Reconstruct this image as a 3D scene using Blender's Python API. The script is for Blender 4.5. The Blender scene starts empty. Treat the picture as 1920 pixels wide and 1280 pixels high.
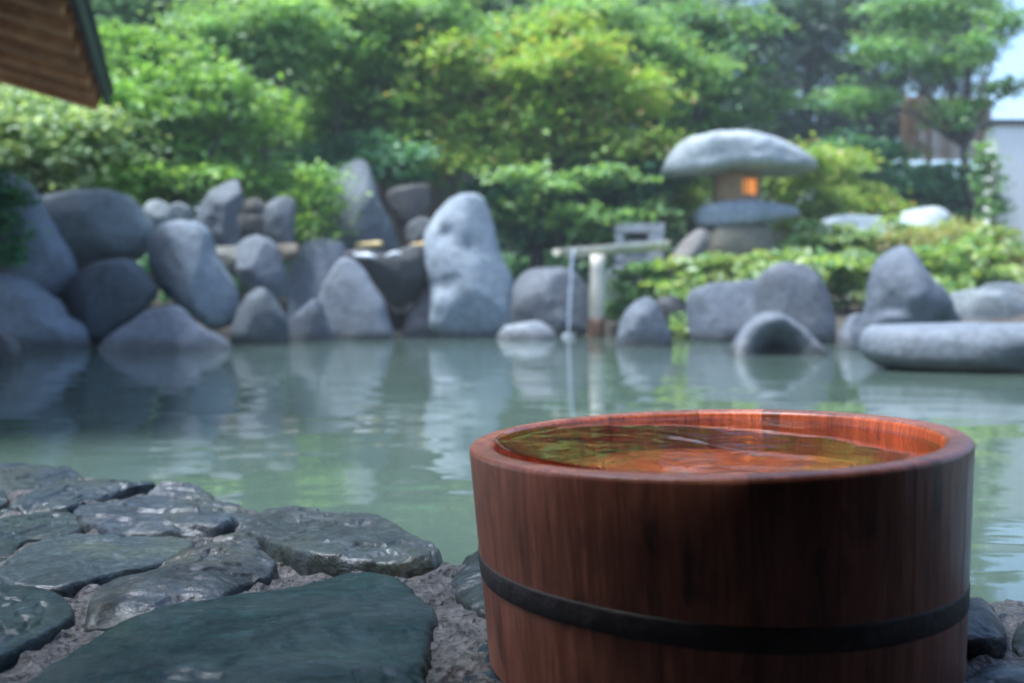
import bpy, math, random
import numpy as np
from mathutils import Vector, Matrix

random.seed(7)
RNG = np.random.default_rng(7)
scene = bpy.context.scene
COL = scene.collection
R = math.radians

# ------------------------------------------------------------------ camera
FPX = 35.0 / 36.0 * 1920          # focal length in photo pixels
CAM_Z, HORIZON = 0.20, 572.0
PITCH = math.atan((640 - HORIZON) / FPX)
cam = bpy.data.cameras.new('camera')
cam.lens, cam.sensor_width, cam.clip_start, cam.clip_end = 35.0, 36.0, 0.01, 600.0
cam.dof.use_dof = True
cam.dof.focus_distance = 0.63
cam.dof.aperture_fstop = 6.8
cam_ob = bpy.data.objects.new('camera', cam)
COL.objects.link(cam_ob)
cam_ob.location = (0, 0, CAM_Z)
cam_ob.rotation_euler = (math.pi / 2 - PITCH, 0, 0)
scene.camera = cam_ob

# ------------------------------------------------------------------ light
SUN_EL, SUN_AZ = R(70), R(-96)     # azimuth measured from +Y towards +X
world = bpy.data.worlds.new('World')
scene.world = world
world.use_nodes = True
wn = world.node_tree
bgn = wn.nodes['Background']
sky = wn.nodes.new('ShaderNodeTexSky')
sky.sky_type = 'NISHITA'
sky.sun_disc = False
sky.sun_elevation = SUN_EL
sky.sun_rotation = SUN_AZ
sky.air_density, sky.dust_density, sky.ozone_density = 1.0, 2.0, 1.0
wn.links.new(sky.outputs[0], bgn.inputs[0])
bgn.inputs[1].default_value = 0.13
sun = bpy.data.lights.new('sun', 'SUN')
sun.energy, sun.angle, sun.color = 3.2, R(16), (1.0, 0.975, 0.94)
sun_ob = bpy.data.objects.new('sun', sun)
COL.objects.link(sun_ob)
sd = Vector((math.sin(SUN_AZ) * math.cos(SUN_EL), math.cos(SUN_AZ) * math.cos(SUN_EL), math.sin(SUN_EL)))
sun_ob.rotation_euler = (-sd).to_track_quat('-Z', 'Y').to_euler()
sun_ob.location = sd * 20
vs = scene.view_settings
vs.view_transform, vs.look, vs.exposure, vs.gamma = 'Standard', 'None', 1.5, 1.0
vs.use_curve_mapping = False
vs.use_white_balance = True          # the camera was set for warmer light: the picture is cool
vs.white_balance_temperature, vs.white_balance_tint = 5700, 8
scene.render.engine = 'CYCLES'
scene.cycles.use_denoising = True
scene.cycles.max_bounces = 8
scene.cycles.transparent_max_bounces = 8
scene.cycles.sample_clamp_indirect = 6

# ------------------------------------------------------------------ helpers
CA, SA = math.cos(PITCH), math.sin(PITCH)
def ray(px, py):
    u, v = (px - 960) / FPX, (640 - py) / FPX
    return u, CA + v * SA, -SA + v * CA
def at(px, py, Y):
    """the place at distance Y in front of the camera that the photo shows at px, py"""
    x, y, z = ray(px, py)
    return Vector((x / y * Y, Y, CAM_Z + z / y * Y))
def onto(px, py, z):
    x, y, dz = ray(px, py)
    t = (z - CAM_Z) / dz
    return Vector((x * t, y * t, z))
def size(px, Y): return px / FPX * Y

def _hash(ix, iy, iz, seed):
    h = (ix * 374761393 + iy * 668265263 + iz * 2147483647 + seed * 1274126177) & 0xffffffff
    h = ((h ^ (h >> 13)) * 1274126177) & 0xffffffff
    h = ((h ^ (h >> 16)) * 2246822519) & 0xffffffff
    return ((h ^ (h >> 15)) & 0xffff) / 32767.5 - 1.0
def vnoise(p, seed=0):
    p = np.asarray(p, float)
    i = np.floor(p).astype(np.int64); f = p - i
    u = f * f * f * (f * (f * 6 - 15) + 10)
    r = 0
    for dx in (0, 1):
        for dy in (0, 1):
            for dz in (0, 1):
                w = (u[:, 0] if dx else 1 - u[:, 0]) * (u[:, 1] if dy else 1 - u[:, 1]) * (u[:, 2] if dz else 1 - u[:, 2])
                r = r + w * _hash(i[:, 0] + dx, i[:, 1] + dy, i[:, 2] + dz, seed)
    return r
def fbm(p, octaves=4, seed=0, gain=0.5):
    p = np.asarray(p, float); a, r = 1.0, 0
    for o in range(octaves):
        r = r + a * vnoise(p, seed + o * 17); p = p * 2.03 + 5.1; a *= gain
    return r

def mesh_ob(name, V, Fc, mat, parent=None, smooth=True, loc=None):
    """one mesh object; V are world positions, stored around loc"""
    me = bpy.data.meshes.new(name)
    V = np.asarray(V, float)
    if loc is not None: V = V - np.asarray(loc)
    if isinstance(Fc, np.ndarray):
        n, k = Fc.shape
        me.vertices.add(len(V)); me.vertices.foreach_set('co', V.ravel())
        me.loops.add(n * k); me.loops.foreach_set('vertex_index', Fc.ravel().astype(np.int32))
        me.polygons.add(n); me.polygons.foreach_set('loop_start', np.arange(0, n * k, k, dtype=np.int32))
        me.update(calc_edges=True); me.validate()
    else:
        me.from_pydata([tuple(v) for v in V], [], Fc)
    if smooth: me.polygons.foreach_set('use_smooth', [True] * len(me.polygons))
    if mat: me.materials.append(mat)
    ob = bpy.data.objects.new(name, me)
    COL.objects.link(ob)
    if loc is not None: ob.location = loc
    if parent is not None:
        ob.parent = parent
        ob.matrix_parent_inverse = Matrix.Translation(parent.location).inverted() if parent.type == 'EMPTY' or True else Matrix()
    return ob
def empty(name, loc):
    o = bpy.data.objects.new(name, None); COL.objects.link(o)
    o.location = loc; o.empty_display_size = 0.05
    return o
def tag(o, label, cat, group=None):
    o['label'] = label; o['category'] = cat
    if group: o['group'] = group
    return o
def structure(o): o['kind'] = 'structure'; return o

def box(c, ax, ay, az):
    """verts, faces of a box with half-axis vectors and slightly chamfered long edges"""
    c, ax, ay, az = map(Vector, (c, ax, ay, az))
    k = 0.88
    V, Fc = [], []
    prof = [(-1, -k), (-k, -1), (k, -1), (1, -k), (1, k), (k, 1), (-k, 1), (-1, k)]
    for s in (-1, 1):
        for a, b in prof: V.append(c + ax * s + ay * a + az * b)
    for i in range(8):
        j = (i + 1) % 8
        Fc.append((i, j, 8 + j, 8 + i))
    Fc.append(tuple(range(7, -1, -1))); Fc.append(tuple(range(8, 16)))
    return V, Fc
def joinvf(parts):
    V, Fc = [], []
    for v, f in parts:
        n = len(V); V += list(v); Fc += [tuple(i + n for i in q) for q in f]
    return V, Fc
def tube(pts, radii, seg=10, seed=0, rough=0.0):
    pts = [Vector(p) for p in pts]
    V, Fc = [], []
    for i, p in enumerate(pts):
        d = (pts[min(i + 1, len(pts) - 1)] - pts[max(i - 1, 0)]).normalized()
        s = d.cross(Vector((0.31, 0.2, 0.93)) if abs(d.z) < 0.9 else Vector((1, 0.1, 0))).normalized()
        t = d.cross(s)
        for k in range(seg):
            a = 2 * math.pi * k / seg
            rr = radii[i] * (1 + rough * math.sin(k * 2.7 + i * 1.9 + seed))
            V.append(p + s * math.cos(a) * rr + t * math.sin(a) * rr)
    for i in range(len(pts) - 1):
        for k in range(seg):
            j = (k + 1) % seg
            Fc.append((i * seg + k, i * seg + j, (i + 1) * seg + j, (i + 1) * seg + k))
    Fc.append(tuple(range(seg - 1, -1, -1))); n = (len(pts) - 1) * seg
    Fc.append(tuple(range(n, n + seg)))
    return V, Fc
def closed_curve(pts, n):
    """Catmull-Rom through a closed polygon, resampled to n points"""
    P = np.asarray(pts, float); m = len(P); out = []
    for i in range(m):
        p0, p1, p2, p3 = P[i - 1], P[i], P[(i + 1) % m], P[(i + 2) % m]
        for t in np.linspace(0, 1, 16, endpoint=False):
            out.append(0.5 * (2 * p1 + (p2 - p0) * t + (2 * p0 - 5 * p1 + 4 * p2 - p3) * t * t + (3 * p1 - p0 - 3 * p2 + p3) * t ** 3))
    Q = np.array(out); Q2 = np.vstack([Q, Q[:1]])
    L = np.concatenate([[0], np.cumsum(np.linalg.norm(np.diff(Q2, axis=0), axis=1))])
    s = np.linspace(0, L[-1], n, endpoint=False)
    return np.stack([np.interp(s, L, Q2[:, k]) for k in range(P.shape[1])], 1)

# ------------------------------------------------------------------ materials
class N:
    """tiny node-graph helper"""
    def __init__(s, name):
        s.m = bpy.data.materials.new(name); s.m.use_nodes = True
        s.t = s.m.node_tree; s.p = s.t.nodes['Principled BSDF']; s.out = s.t.nodes['Material Output']
        s.tc = s.t.nodes.new('ShaderNodeTexCoord'); s.oi = s.t.nodes.new('ShaderNodeObjectInfo')
    def n(s, kind, **kw):
        o = s.t.nodes.new('ShaderNode' + kind)
        for k, v in kw.items(): setattr(o, k, v)
        return o
    def l(s, a, b): s.t.links.new(a, b)
    def coords(s, scale=(1, 1, 1), shift=True, src='Object'):
        mp = s.n('Mapping'); s.l(s.tc.outputs[src], mp.inputs[0]); mp.inputs['Scale'].default_value = scale
        if shift:
            v = s.n('VectorMath', operation='SCALE'); v.inputs[0].default_value = (37, 19, 53)
            s.l(s.oi.outputs['Random'], v.inputs['Scale']); s.l(v.outputs[0], mp.inputs['Location'])
        return mp.outputs[0]
    def noise(s, vec, scale, detail=5, rough=0.55, dist=0.0):
        o = s.n('TexNoise'); s.l(vec, o.inputs['Vector'])
        o.inputs['Scale'].default_value = scale; o.inputs['Detail'].default_value = detail
        o.inputs['Roughness'].default_value = rough; o.inputs['Distortion'].default_value = dist
        return o.outputs['Fac']
    def ramp(s, fac, stops, interp='LINEAR'):
        o = s.n('ValToRGB'); s.l(fac, o.inputs[0]); cr = o.color_ramp; cr.interpolation = interp
        while len(cr.elements) < len(stops): cr.elements.new(0.5)
        for e, (p, c) in zip(cr.elements, stops):
            e.position = p; e.color = (c, c, c, 1) if not isinstance(c, tuple) else (*c, 1)
        return o.outputs[0]
    def mix(s, fac, a, b, mode='MIX'):
        o = s.n('MixRGB', blend_type=mode)
        for i, x in zip((0, 1, 2), (fac, a, b)):
            if hasattr(x, 'links'): s.l(x, o.inputs[i])
            elif isinstance(x, tuple): o.inputs[i].default_value = (*x, 1)
            else: o.inputs[i].default_value = x
        return o.outputs[0]
    def math(s, op, a, b=0.0):
        o = s.n('Math', operation=op)
        for i, x in enumerate((a, b)):
            if hasattr(x, 'links'): s.l(x, o.inputs[i])
            else: o.inputs[i].default_value = x
        return o.outputs[0]
    def bump(s, h, strength=0.3, dist=0.01, prev=None):
        o = s.n('Bump'); s.l(h, o.inputs['Height']); o.inputs['Strength'].default_value = strength
        o.inputs['Distance'].default_value = dist
        if prev: s.l(prev, o.inputs['Normal'])
        return o.outputs[0]
    def set(s, **kw):
        for k, v in kw.items():
            i = s.p.inputs[k.replace('_', ' ')]
            if hasattr(v, 'links'): s.l(v, i)
            else: i.default_value = (*v, 1) if isinstance(v, tuple) else v
        return s.m

def m_boulder():
    n = N('river_boulder'); c = n.coords()
    big = n.noise(c, 1.8, 4, 0.6); fine = n.noise(c, 30, 7, 0.75); mid = n.noise(c, 6, 6, 0.65, 0.6)
    col = n.ramp(big, [(0.3, (0.66, 0.70, 0.72)), (0.55, (0.88, 0.9, 0.9)), (0.72, (1.12, 1.1, 1.04))])
    col = n.mix(n.ramp(mid, [(0.5, 0.0), (0.75, 0.55)]), col, (0.74, 0.68, 0.55), 'MULTIPLY')
    col = n.mix(0.75, col, n.ramp(fine, [(0.3, 0.5), (0.7, 1.5)]), 'MULTIPLY')
    lich = n.ramp(n.noise(c, 3.2, 8, 0.72), [(0.60, 0.0), (0.68, 0.55)])
    col = n.mix(lich, col, (1.55, 1.6, 1.45))
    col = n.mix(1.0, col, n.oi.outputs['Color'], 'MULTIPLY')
    col = n.mix(1.0, col, (0.45, 0.495, 0.53), 'MULTIPLY')
    # wet line just above the water, with a ragged edge
    geo = n.n('NewGeometry'); sx = n.n('SeparateXYZ'); n.l(geo.outputs['Position'], sx.inputs[0])
    hgt = n.math('ADD', sx.outputs['Z'], n.math('MULTIPLY', n.math('SUBTRACT', mid, 0.5), 0.12))
    wet = n.ramp(hgt, [(0.02, 1.0), (0.07, 0.0)])
    col = n.mix(n.math('MULTIPLY', wet, 0.8), col, (0.045, 0.045, 0.04))
    b = n.bump(fine, 0.45, 0.012, n.bump(mid, 0.4, 0.05))
    rg = n.math('SUBTRACT', n.ramp(mid, [(0.3, 0.55), (0.7, 0.85)]), n.math('MULTIPLY', wet, 0.35))
    return n.set(Base_Color=col, Roughness=rg, Normal=b)
def m_wetstone():
    n = N('wet_slate'); c = n.coords(); s = n.coords((1.6, 2.4, 4))
    big = n.noise(c, 9, 5, 0.6, 0.5); fine = n.noise(c, 190, 6, 0.75); lay = n.noise(s, 38, 7, 0.7, 0.8); mid = n.noise(c, 45, 6, 0.65)
    col = n.ramp(big, [(0.3, (0.4, 0.48, 0.5)), (0.5, (0.85, 0.96, 1.0)), (0.62, (1.05, 1.06, 0.78)), (0.78, (1.9, 1.9, 2.05))])
    col = n.mix(0.65, col, n.ramp(lay, [(0.32, 0.35), (0.68, 1.6)]), 'MULTIPLY')
    col = n.mix(0.7, col, n.ramp(fine, [(0.35, 0.35), (0.7, 2.0)]), 'MULTIPLY')
    col = n.mix(n.ramp(n.noise(c, 30, 8, 0.75, 0.8), [(0.55, 0.0), (0.68, 0.8)]), col, (2.6, 2.6, 2.7))
    col = n.mix(1.0, col, n.oi.outputs['Color'], 'MULTIPLY')
    col = n.mix(1.0, col, (0.30, 0.32, 0.36), 'MULTIPLY')
    b = n.bump(lay, 0.45, 0.004, n.bump(mid, 0.6, 0.004, n.bump(fine, 0.8, 0.0016)))
    wet = n.ramp(n.noise(n.coords((1, 0.8, 1)), 22, 8, 0.72, 0.5), [(0.36, 0.0), (0.62, 1.0)])
    film = n.bump(lay, 0.3, 0.004, n.bump(mid, 0.5, 0.004, n.bump(fine, 0.5, 0.0012)))
    n.l(film, n.p.inputs['Coat Normal']); n.l(n.math('MULTIPLY', wet, 0.95), n.p.inputs['Coat Weight'])
    n.p.inputs['Coat Roughness'].default_value = 0.15; n.p.inputs['Coat IOR'].default_value = 1.55
    rough = n.math('SUBTRACT', 0.85, n.math('MULTIPLY', wet, 0.3))
    return n.set(Base_Color=col, Roughness=rough, Normal=b, Specular_IOR_Level=0.15)
def m_mortar():
    n = N('wet_mortar'); c = n.coords(shift=False)
    big = n.noise(c, 12, 4); fine = n.noise(c, 330, 5, 0.75); mid = n.noise(c, 75, 6, 0.7)
    v = n.n('TexVoronoi'); n.l(c, v.inputs['Vector']); v.inputs['Scale'].default_value = 190
    col = n.ramp(big, [(0.3, (0.078, 0.074, 0.072)), (0.7, (0.175, 0.168, 0.162))])
    col = n.mix(0.8, col, n.ramp(fine, [(0.3, 0.4), (0.7, 1.5)]), 'MULTIPLY')
    col = n.mix(0.7, col, n.ramp(mid, [(0.36, 0.2), (0.6, 1.35)]), 'MULTIPLY')
    b = n.bump(v.outputs['Distance'], 0.8, 0.005, n.bump(mid, 1.0, 0.012, n.bump(fine, 0.9, 0.003)))
    return n.set(Base_Color=col, Roughness=n.ramp(mid, [(0.35, 0.2), (0.65, 0.55)]), Normal=b)
def m_bucket(name='bucket_cypress', inner=False):
    n = N(name); c = n.coords((1, 1, 1)); g = n.coords((1, 1, 0.045))
    grain = n.noise(g, 420, 4, 0.7); wide = n.noise(g, 90, 4, 0.6)
    blot = n.noise(n.coords((1, 1, 0.35)), 62, 3, 0.55, 0.4)
    cloud = n.noise(c, 22, 4, 0.6)
    col = n.ramp(wide, [(0.3, (0.19, 0.058, 0.031)), (0.5, (0.27, 0.088, 0.046)), (0.7, (0.36, 0.13, 0.068))])
    col = n.mix(0.75, col, n.ramp(grain, [(0.3, 0.45), (0.65, 1.25)]), 'MULTIPLY')
    col = n.mix(0.6, col, n.ramp(cloud, [(0.3, 0.55), (0.7, 1.3)]), 'MULTIPLY')
    col = n.mix(n.ramp(blot, [(0.585, 0.0), (0.69, 0.7)]), col, (0.035, 0.018, 0.014))
    col = n.mix(1.0, col, n.ramp(n.oi.outputs['Random'], [(0.0, 0.88), (1.0, 1.38)]), 'MULTIPLY')
    if inner: col = n.mix(1.0, col, (1.75, 1.05, 0.5), 'MULTIPLY')  # wet inner wood, its orange brightened to imitate light inside the bucket
    b = n.bump(grain, 0.25, 0.0012, n.bump(wide, 0.25, 0.002))
    return n.set(Base_Color=col, Roughness=n.ramp(cloud, [(0.3, 0.32), (0.7, 0.5)]), Normal=b, Specular_IOR_Level=0.5)
def m_wood(name, dark, light, scale=(1, 1, 1), rough=0.7):
    n = N(name); g = n.coords(scale)
    a = n.noise(g, 14, 6, 0.65, 0.4); big = n.noise(n.coords(), 3, 4)
    col = n.ramp(a, [(0.3, dark), (0.7, light)])
    col = n.mix(0.6, col, n.ramp(big, [(0.3, 0.5), (0.7, 1.3)]), 'MULTIPLY')
    return n.set(Base_Color=col, Roughness=rough, Normal=n.bump(a, 0.3, 0.01))
def m_leaf(name, cols, trans=0.45, rough=0.45, gain=1.6):
    n = N(name); g = n.n('NewGeometry')
    k = len(cols)
    col = n.ramp(g.outputs['Random Per Island'], [((i + 0.5) / k, c) for i, c in enumerate(cols)])
    big = n.noise(n.coords(), 2.2, 3)
    col = n.mix(0.7, col, n.ramp(big, [(0.35, 1.2 * gain), (0.65, 2.1 * gain)]), 'MULTIPLY')
    n.set(Base_Color=col, Roughness=rough)
    tr = n.n('BsdfTranslucent'); n.l(n.mix(1.0, col, (1.25, 1.2, 0.55), 'MULTIPLY'), tr.inputs[0])
    mx = n.n('MixShader'); mx.inputs[0].default_value = trans
    n.l(n.p.outputs[0], mx.inputs[1]); n.l(tr.outputs[0], mx.inputs[2]); n.l(mx.outputs[0], n.out.inputs[0])
    return n.m
def m_plain(name, col, rough=0.7, var=0.25, sc=8.0, **kw):
    n = N(name); a = n.noise(n.coords(), sc, 6, 0.65)
    c = n.mix(1.0, col, n.ramp(a, [(0.3, 1 - var), (0.7, 1 + var)]), 'MULTIPLY')
    return n.set(Base_Color=c, Roughness=rough, Normal=n.bump(a, 0.2, 0.02), **kw)

M_BOULDER, M_WET, M_MORTAR, M_BUCKET = m_boulder(), m_wetstone(), m_mortar(), m_bucket()
M_BUCKET_IN = m_bucket('lit_wet_cypress', True)
M_SOIL = m_plain('leaf_soil', (0.05, 0.042, 0.03), 0.9, 0.5, 9)
M_BARK = m_wood('bark', (0.045, 0.038, 0.032), (0.13, 0.11, 0.095), (1, 1, 0.3), 0.9)

# ------------------------------------------------------------------ pool and ground
POOL = np.array([(-3.2, 1.7), (-1.25, 1.5), (-0.62, 1.2), (-0.40, 1.09), (-0.25, 0.96), (-0.06, 0.755), (0.02, 0.72), (0.28, 0.66),
                 (0.9, 0.55), (3.0, 0.9), (3.2, 2.6), (2.4, 3.7), (2.0, 4.6), (1.4, 5.6), (0.9, 6.3), (-0.2, 6.55), (-1.3, 6.3),
                 (-1.9, 5.3), (-2.6, 4.6), (-3.3, 4.2)])
def pool_distance(X, Y):
    """signed distance to the pool outline, positive outside"""
    p = np.stack([X, Y], 1); d = np.full(len(p), 1e9); inside = np.zeros(len(p), bool)
    for i in range(len(POOL)):
        a, b = POOL[i], POOL[(i + 1) % len(POOL)]
        ab = b - a; t = np.clip(((p - a) @ ab) / (ab @ ab), 0, 1)
        d = np.minimum(d, np.linalg.norm(p - a - t[:, None] * ab, axis=1))
        c = ((a[1] > p[:, 1]) != (b[1] > p[:, 1])) & (p[:, 0] < (b[0] - a[0]) * (p[:, 1] - a[1]) / (b[1] - a[1] + 1e-12) + a[0])
        inside ^= c
    return np.where(inside, -d, d)
def sstep(x, a, b):
    t = np.clip((x - a) / (b - a), 0, 1); return t * t * (3 - 2 * t)
def ground_z(X, Y):
    X, Y = np.atleast_1d(np.asarray(X, float)), np.atleast_1d(np.asarray(Y, float))
    d = pool_distance(X, Y)
    z = -0.55 + 0.6 * sstep(d, -0.25, 0.25) + np.clip(d - 0.2, 0, 4) * 0.17 + np.clip(d - 4, 0, 20) * 0.03
    z = z + sstep(d, 0.1, 0.8) * 0.05 * fbm(np.stack([X, Y, 0 * X], 1) * 1.7, 3)
    near = sstep(Y + 0 * X, 2.2, 3.2)
    return np.where(d > -0.3, z * near + np.minimum(z, -0.06) * (1 - near), z)
def grid_axis(lo, hi, fine_lo, fine_hi, step):
    a = np.arange(fine_lo, fine_hi, step)
    g = [fine_hi]; s = step
    while g[-1] < hi: s *= 1.35; g.append(min(g[-1] + s, hi))
    h = [fine_lo]; s = step
    while h[-1] > lo: s *= 1.35; h.append(max(h[-1] - s, lo))
    return np.unique(np.concatenate([h, a, g]))
gx, gy = grid_axis(-45, 45, -5, 6, 0.12), grid_axis(-15, 70, -1, 12, 0.12)
GX, GY = np.meshgrid(gx, gy)
def grid_faces(nx, ny):
    i = np.arange(nx * ny).reshape(ny, nx)
    return np.stack([i[:-1, :-1].ravel(), i[:-1, 1:].ravel(), i[1:, 1:].ravel(), i[1:, :-1].ravel()], 1)
structure(mesh_ob('ground', np.stack([GX.ravel(), GY.ravel(), ground_z(GX.ravel(), GY.ravel())], 1), grid_faces(len(gx), len(gy)), M_SOIL))

def m_water():
    n = N('pool_water')
    c = n.coords((1, 1, 1), False)
    w1 = n.noise(n.coords((0.8, 1.3, 1), False), 2.6, 2, 0.45, 0.8)
    w2 = n.noise(n.coords((0.7, 1.6, 1), False), 8.5, 2, 0.5, 0.4)
    murk = n.noise(c, 0.9, 3)
    col = n.ramp(murk, [(0.3, (0.06, 0.09, 0.072)), (0.7, (0.088, 0.122, 0.096))])
    b = n.bump(w2, 0.022, 0.02, n.bump(w1, 0.13, 0.03))
    n.p.inputs['IOR'].default_value = 1.333
    return n.set(Base_Color=col, Roughness=0.03, Normal=b)
wx, wy = np.linspace(-4.2, 4.2, 40), np.linspace(0.4, 7.2, 40)
WX, WY = np.meshgrid(wx, wy)
structure(mesh_ob('pool_water', np.stack([WX.ravel(), WY.ravel(), 0 * WX.ravel()], 1), grid_faces(40, 40), m_water()))

# ------------------------------------------------------------------ paving at the near edge
mx, my = np.arange(-1.3, 0.95, 0.0045), np.arange(0.12, 1.62, 0.0045)
MX, MY = np.meshgrid(mx, my); MX, MY = MX.ravel(), MY.ravel()
md = pool_distance(MX, MY)
P3 = np.stack([MX, MY, 0 * MX], 1)
mz = 0.010 + 0.003 * fbm(P3 * 14, 3, 3) + 0.0034 * fbm(P3 * 75, 3, 9) - 0.12 * sstep(-md - 0.012 * vnoise(P3 * 20, 4), -0.025, 0.03)
md_ok = (np.hypot((MX - 0.106), (MY - 0.535)) < 0.135)
mz = np.where(md_ok, np.minimum(mz, 0.0125), mz)
paving = structure(mesh_ob('paving', np.stack([MX, MY, mz], 1), grid_faces(len(mx), len(my)), M_MORTAR))

def flagstone(outline, zt, dome=0.006, color=(0.12, 0.15, 0.15), seed=1, n=200, rings=76, rough=0.003, tilt=(0, 0), label=None, layer=0.0):
    W = np.array([onto(px, py, zt)[:2] for px, py in outline])
    C = closed_curve(W, n); cen = C.mean(0)
    k1 = rings * 2 // 3; s = np.concatenate([np.linspace(0, 0.87, k1, endpoint=False), np.linspace(0.87, 1.0, rings - k1)])
    pts, zz, ss = [], [], []
    zb = -0.02
    for k in s:
        pts.append(cen + (C - cen) * max(k, 0.004)); ss.append(np.full(n, k))
    XY = np.vstack(pts); S = np.concatenate(ss)
    u = np.clip((S - 0.90) / 0.10, 0, 1)
    prof = np.sqrt(np.clip(1 - u ** 3.2, 0, 1))
    p = np.column_stack([XY, np.zeros(len(XY))])
    relief = 0.8 * rough * fbm(p * 13, 3, seed) + 0.16 * rough * fbm(p * np.array([90, 150, 1]), 4, seed + 5)
    ca, sa_ = math.cos(seed * 1.7), math.sin(seed * 1.7)
    pr = np.column_stack([p[:, 0] * ca - p[:, 1] * sa_, p[:, 0] * sa_ + p[:, 1] * ca, p[:, 2]])
    q = fbm(pr * np.array([7, 17, 1]), 5, seed + 9, 0.55) * 1.9                 # split slate: a few flakes with sharp steps
    relief = relief + (layer * 0.9 + 0.0004) * (np.floor(q) + sstep(q - np.floor(q), 0.86, 1.0))
    crk = np.abs(fbm(pr * np.array([6, 11, 1]) + 7, 4, seed + 21))
    relief = relief - 0.0022 * np.exp(-(crk / 0.022) ** 2)
    top = zt + dome * 0.6 * (1 - S ** 2) - dome * 0.3 + relief + tilt[0] * (XY[:, 0] - cen[0]) + tilt[1] * (XY[:, 1] - cen[1])
    Z = zb + (top - zb) * prof
    rg = 1.02 + (0.04 * vnoise(p * 24, seed + 2) + 0.018 * fbm(p * 90, 2, seed + 3)) * S
    XY = cen + (XY - cen) * rg[:, None]
    V = np.column_stack([XY, Z])
    Fc = []
    for r in range(rings - 1):
        i = np.arange(n); j = (i + 1) % n
        Fc.append(np.stack([r * n + i, (r + 1) * n + i, (r + 1) * n + j, r * n + j], 1))
    relief = None; ob = mesh_ob('flagstone', V, np.vstack(Fc), M_WET, None, True, (cen[0], cen[1], 0.0))
    ob.parent = paving
    ob.color = (*color, 1)
    if label: ob['label'] = label
    return ob

G = (0.10, 0.12, 0.125)
flagstone([(-110, 880), (-50, 866), (60, 863), (120, 868), (157, 885), (100, 900), (10, 918), (-60, 920), (-120, 905)], 0.018, 0.010, G, 1, layer=0.002)
flagstone([(-70, 925), (-20, 914), (12, 920), (14, 936), (-20, 950), (-70, 945)], 0.018, 0.008, G, 2, 90, 30)
flagstone([(18, 938), (80, 908), (180, 893), (262, 886), (296, 904), (215, 920), (140, 944), (100, 949), (45, 947)], 0.018, 0.010, G, 3, layer=0.0025, rough=0.004)
flagstone([(130, 953), (205, 922), (350, 905), (420, 920), (478, 941), (455, 965), (420, 986), (330, 992), (240, 994), (180, 977)], 0.020, 0.012, (0.115, 0.13, 0.145), 4, 230, 90, layer=0.003, rough=0.004)
flagstone([(-130, 960), (-30, 945), (60, 945), (130, 963), (162, 985), (100, 1000), (50, 1005), (20, 1030), (-60, 1040), (-140, 1010)], 0.016, 0.010, (0.09, 0.12, 0.10), 5, layer=0.002)
flagstone([(-5, 1065), (55, 1014), (120, 998), (300, 995), (362, 1010), (320, 1042), (210, 1070), (110, 1097), (15, 1090)], 0.016, 0.006, (0.15, 0.175, 0.165), 6, 230, 90, rough=0.002, label='pale smooth flagstone with fine cracks')
flagstone([(158, 1135), (185, 1085), (260, 1050), (400, 1008), (475, 1000), (520, 1032), (512, 1062), (462, 1078), (400, 1113), (330, 1120), (260, 1138), (172, 1145)], 0.022, 0.016, (0.135, 0.135, 0.125), 7, 230, 90, layer=0.0022, rough=0.005, tilt=(0.0, 0.06), label='olive topped flagstone with a grey flaking front')
flagstone([(443, 985), (460, 957), (540, 946), (700, 956), (770, 980), (826, 1014), (832, 1032), (790, 1042), (700, 1043), (590, 1036), (515, 1012), (470, 998)], 0.024, 0.008, (0.135, 0.145, 0.13), 8, 260, 96, layer=0.0022, rough=0.003, label='long grey olive flagstone with a layered broken front edge')
flagstone([(-60, 1330), (140, 1200), (290, 1128), (400, 1107), (545, 1088), (600, 1073), (660, 1058), (725, 1063), (800, 1095), (822, 1125), (812, 1170), (806, 1220), (812, 1300), (760, 1420), (300, 1460), (-40, 1440)],
          0.020, 0.012, (0.028, 0.075, 0.068), 9, 280, 110, rough=0.0016, label='large smooth dark green flagstone')
flagstone([(-140, 1150), (-60, 1092), (50, 1089), (118, 1108), (141, 1140), (105, 1170), (40, 1208), (-20, 1228), (-140, 1240)], 0.018, 0.008, (0.05, 0.085, 0.09), 10, rough=0.002, label='rounded teal flagstone at the frame edge')
flagstone([(843, 1088), (858, 1050), (895, 1025), (950, 1020), (985, 1060), (960, 1120), (915, 1142), (868, 1116)], 0.016, 0.018, (0.05, 0.06, 0.055), 11, 120, 44, rough=0.005, label='small dark speckled cobble half hidden by the bucket')
flagstone([(862, 1310), (875, 1240), (905, 1198), (960, 1180), (1010, 1230), (1000, 1320), (930, 1380)], 0.010, 0.004, (0.04, 0.075, 0.08), 12, 110, 40, rough=0.001)
flagstone([(1760, 1150), (1800, 1110), (1848, 1106), (1884, 1150), (1886, 1190), (1850, 1205), (1790, 1200)], 0.018, 0.022, (0.03, 0.036, 0.04), 13, 110, 40, rough=0.005, label='black wet cobble right of the bucket')
flagstone([(1895, 1195), (1910, 1150), (1960, 1130), (2040, 1150), (2050, 1210), (1960, 1225)], 0.014, 0.016, (0.03, 0.04, 0.045), 14, 90, 36, rough=0.004)
flagstone([(1780, 1300), (1830, 1250), (1930, 1240), (2050, 1270), (2020, 1380), (1850, 1400)], 0.010, 0.006, (0.04, 0.06, 0.06), 15, 90, 36, rough=0.003)

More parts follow.
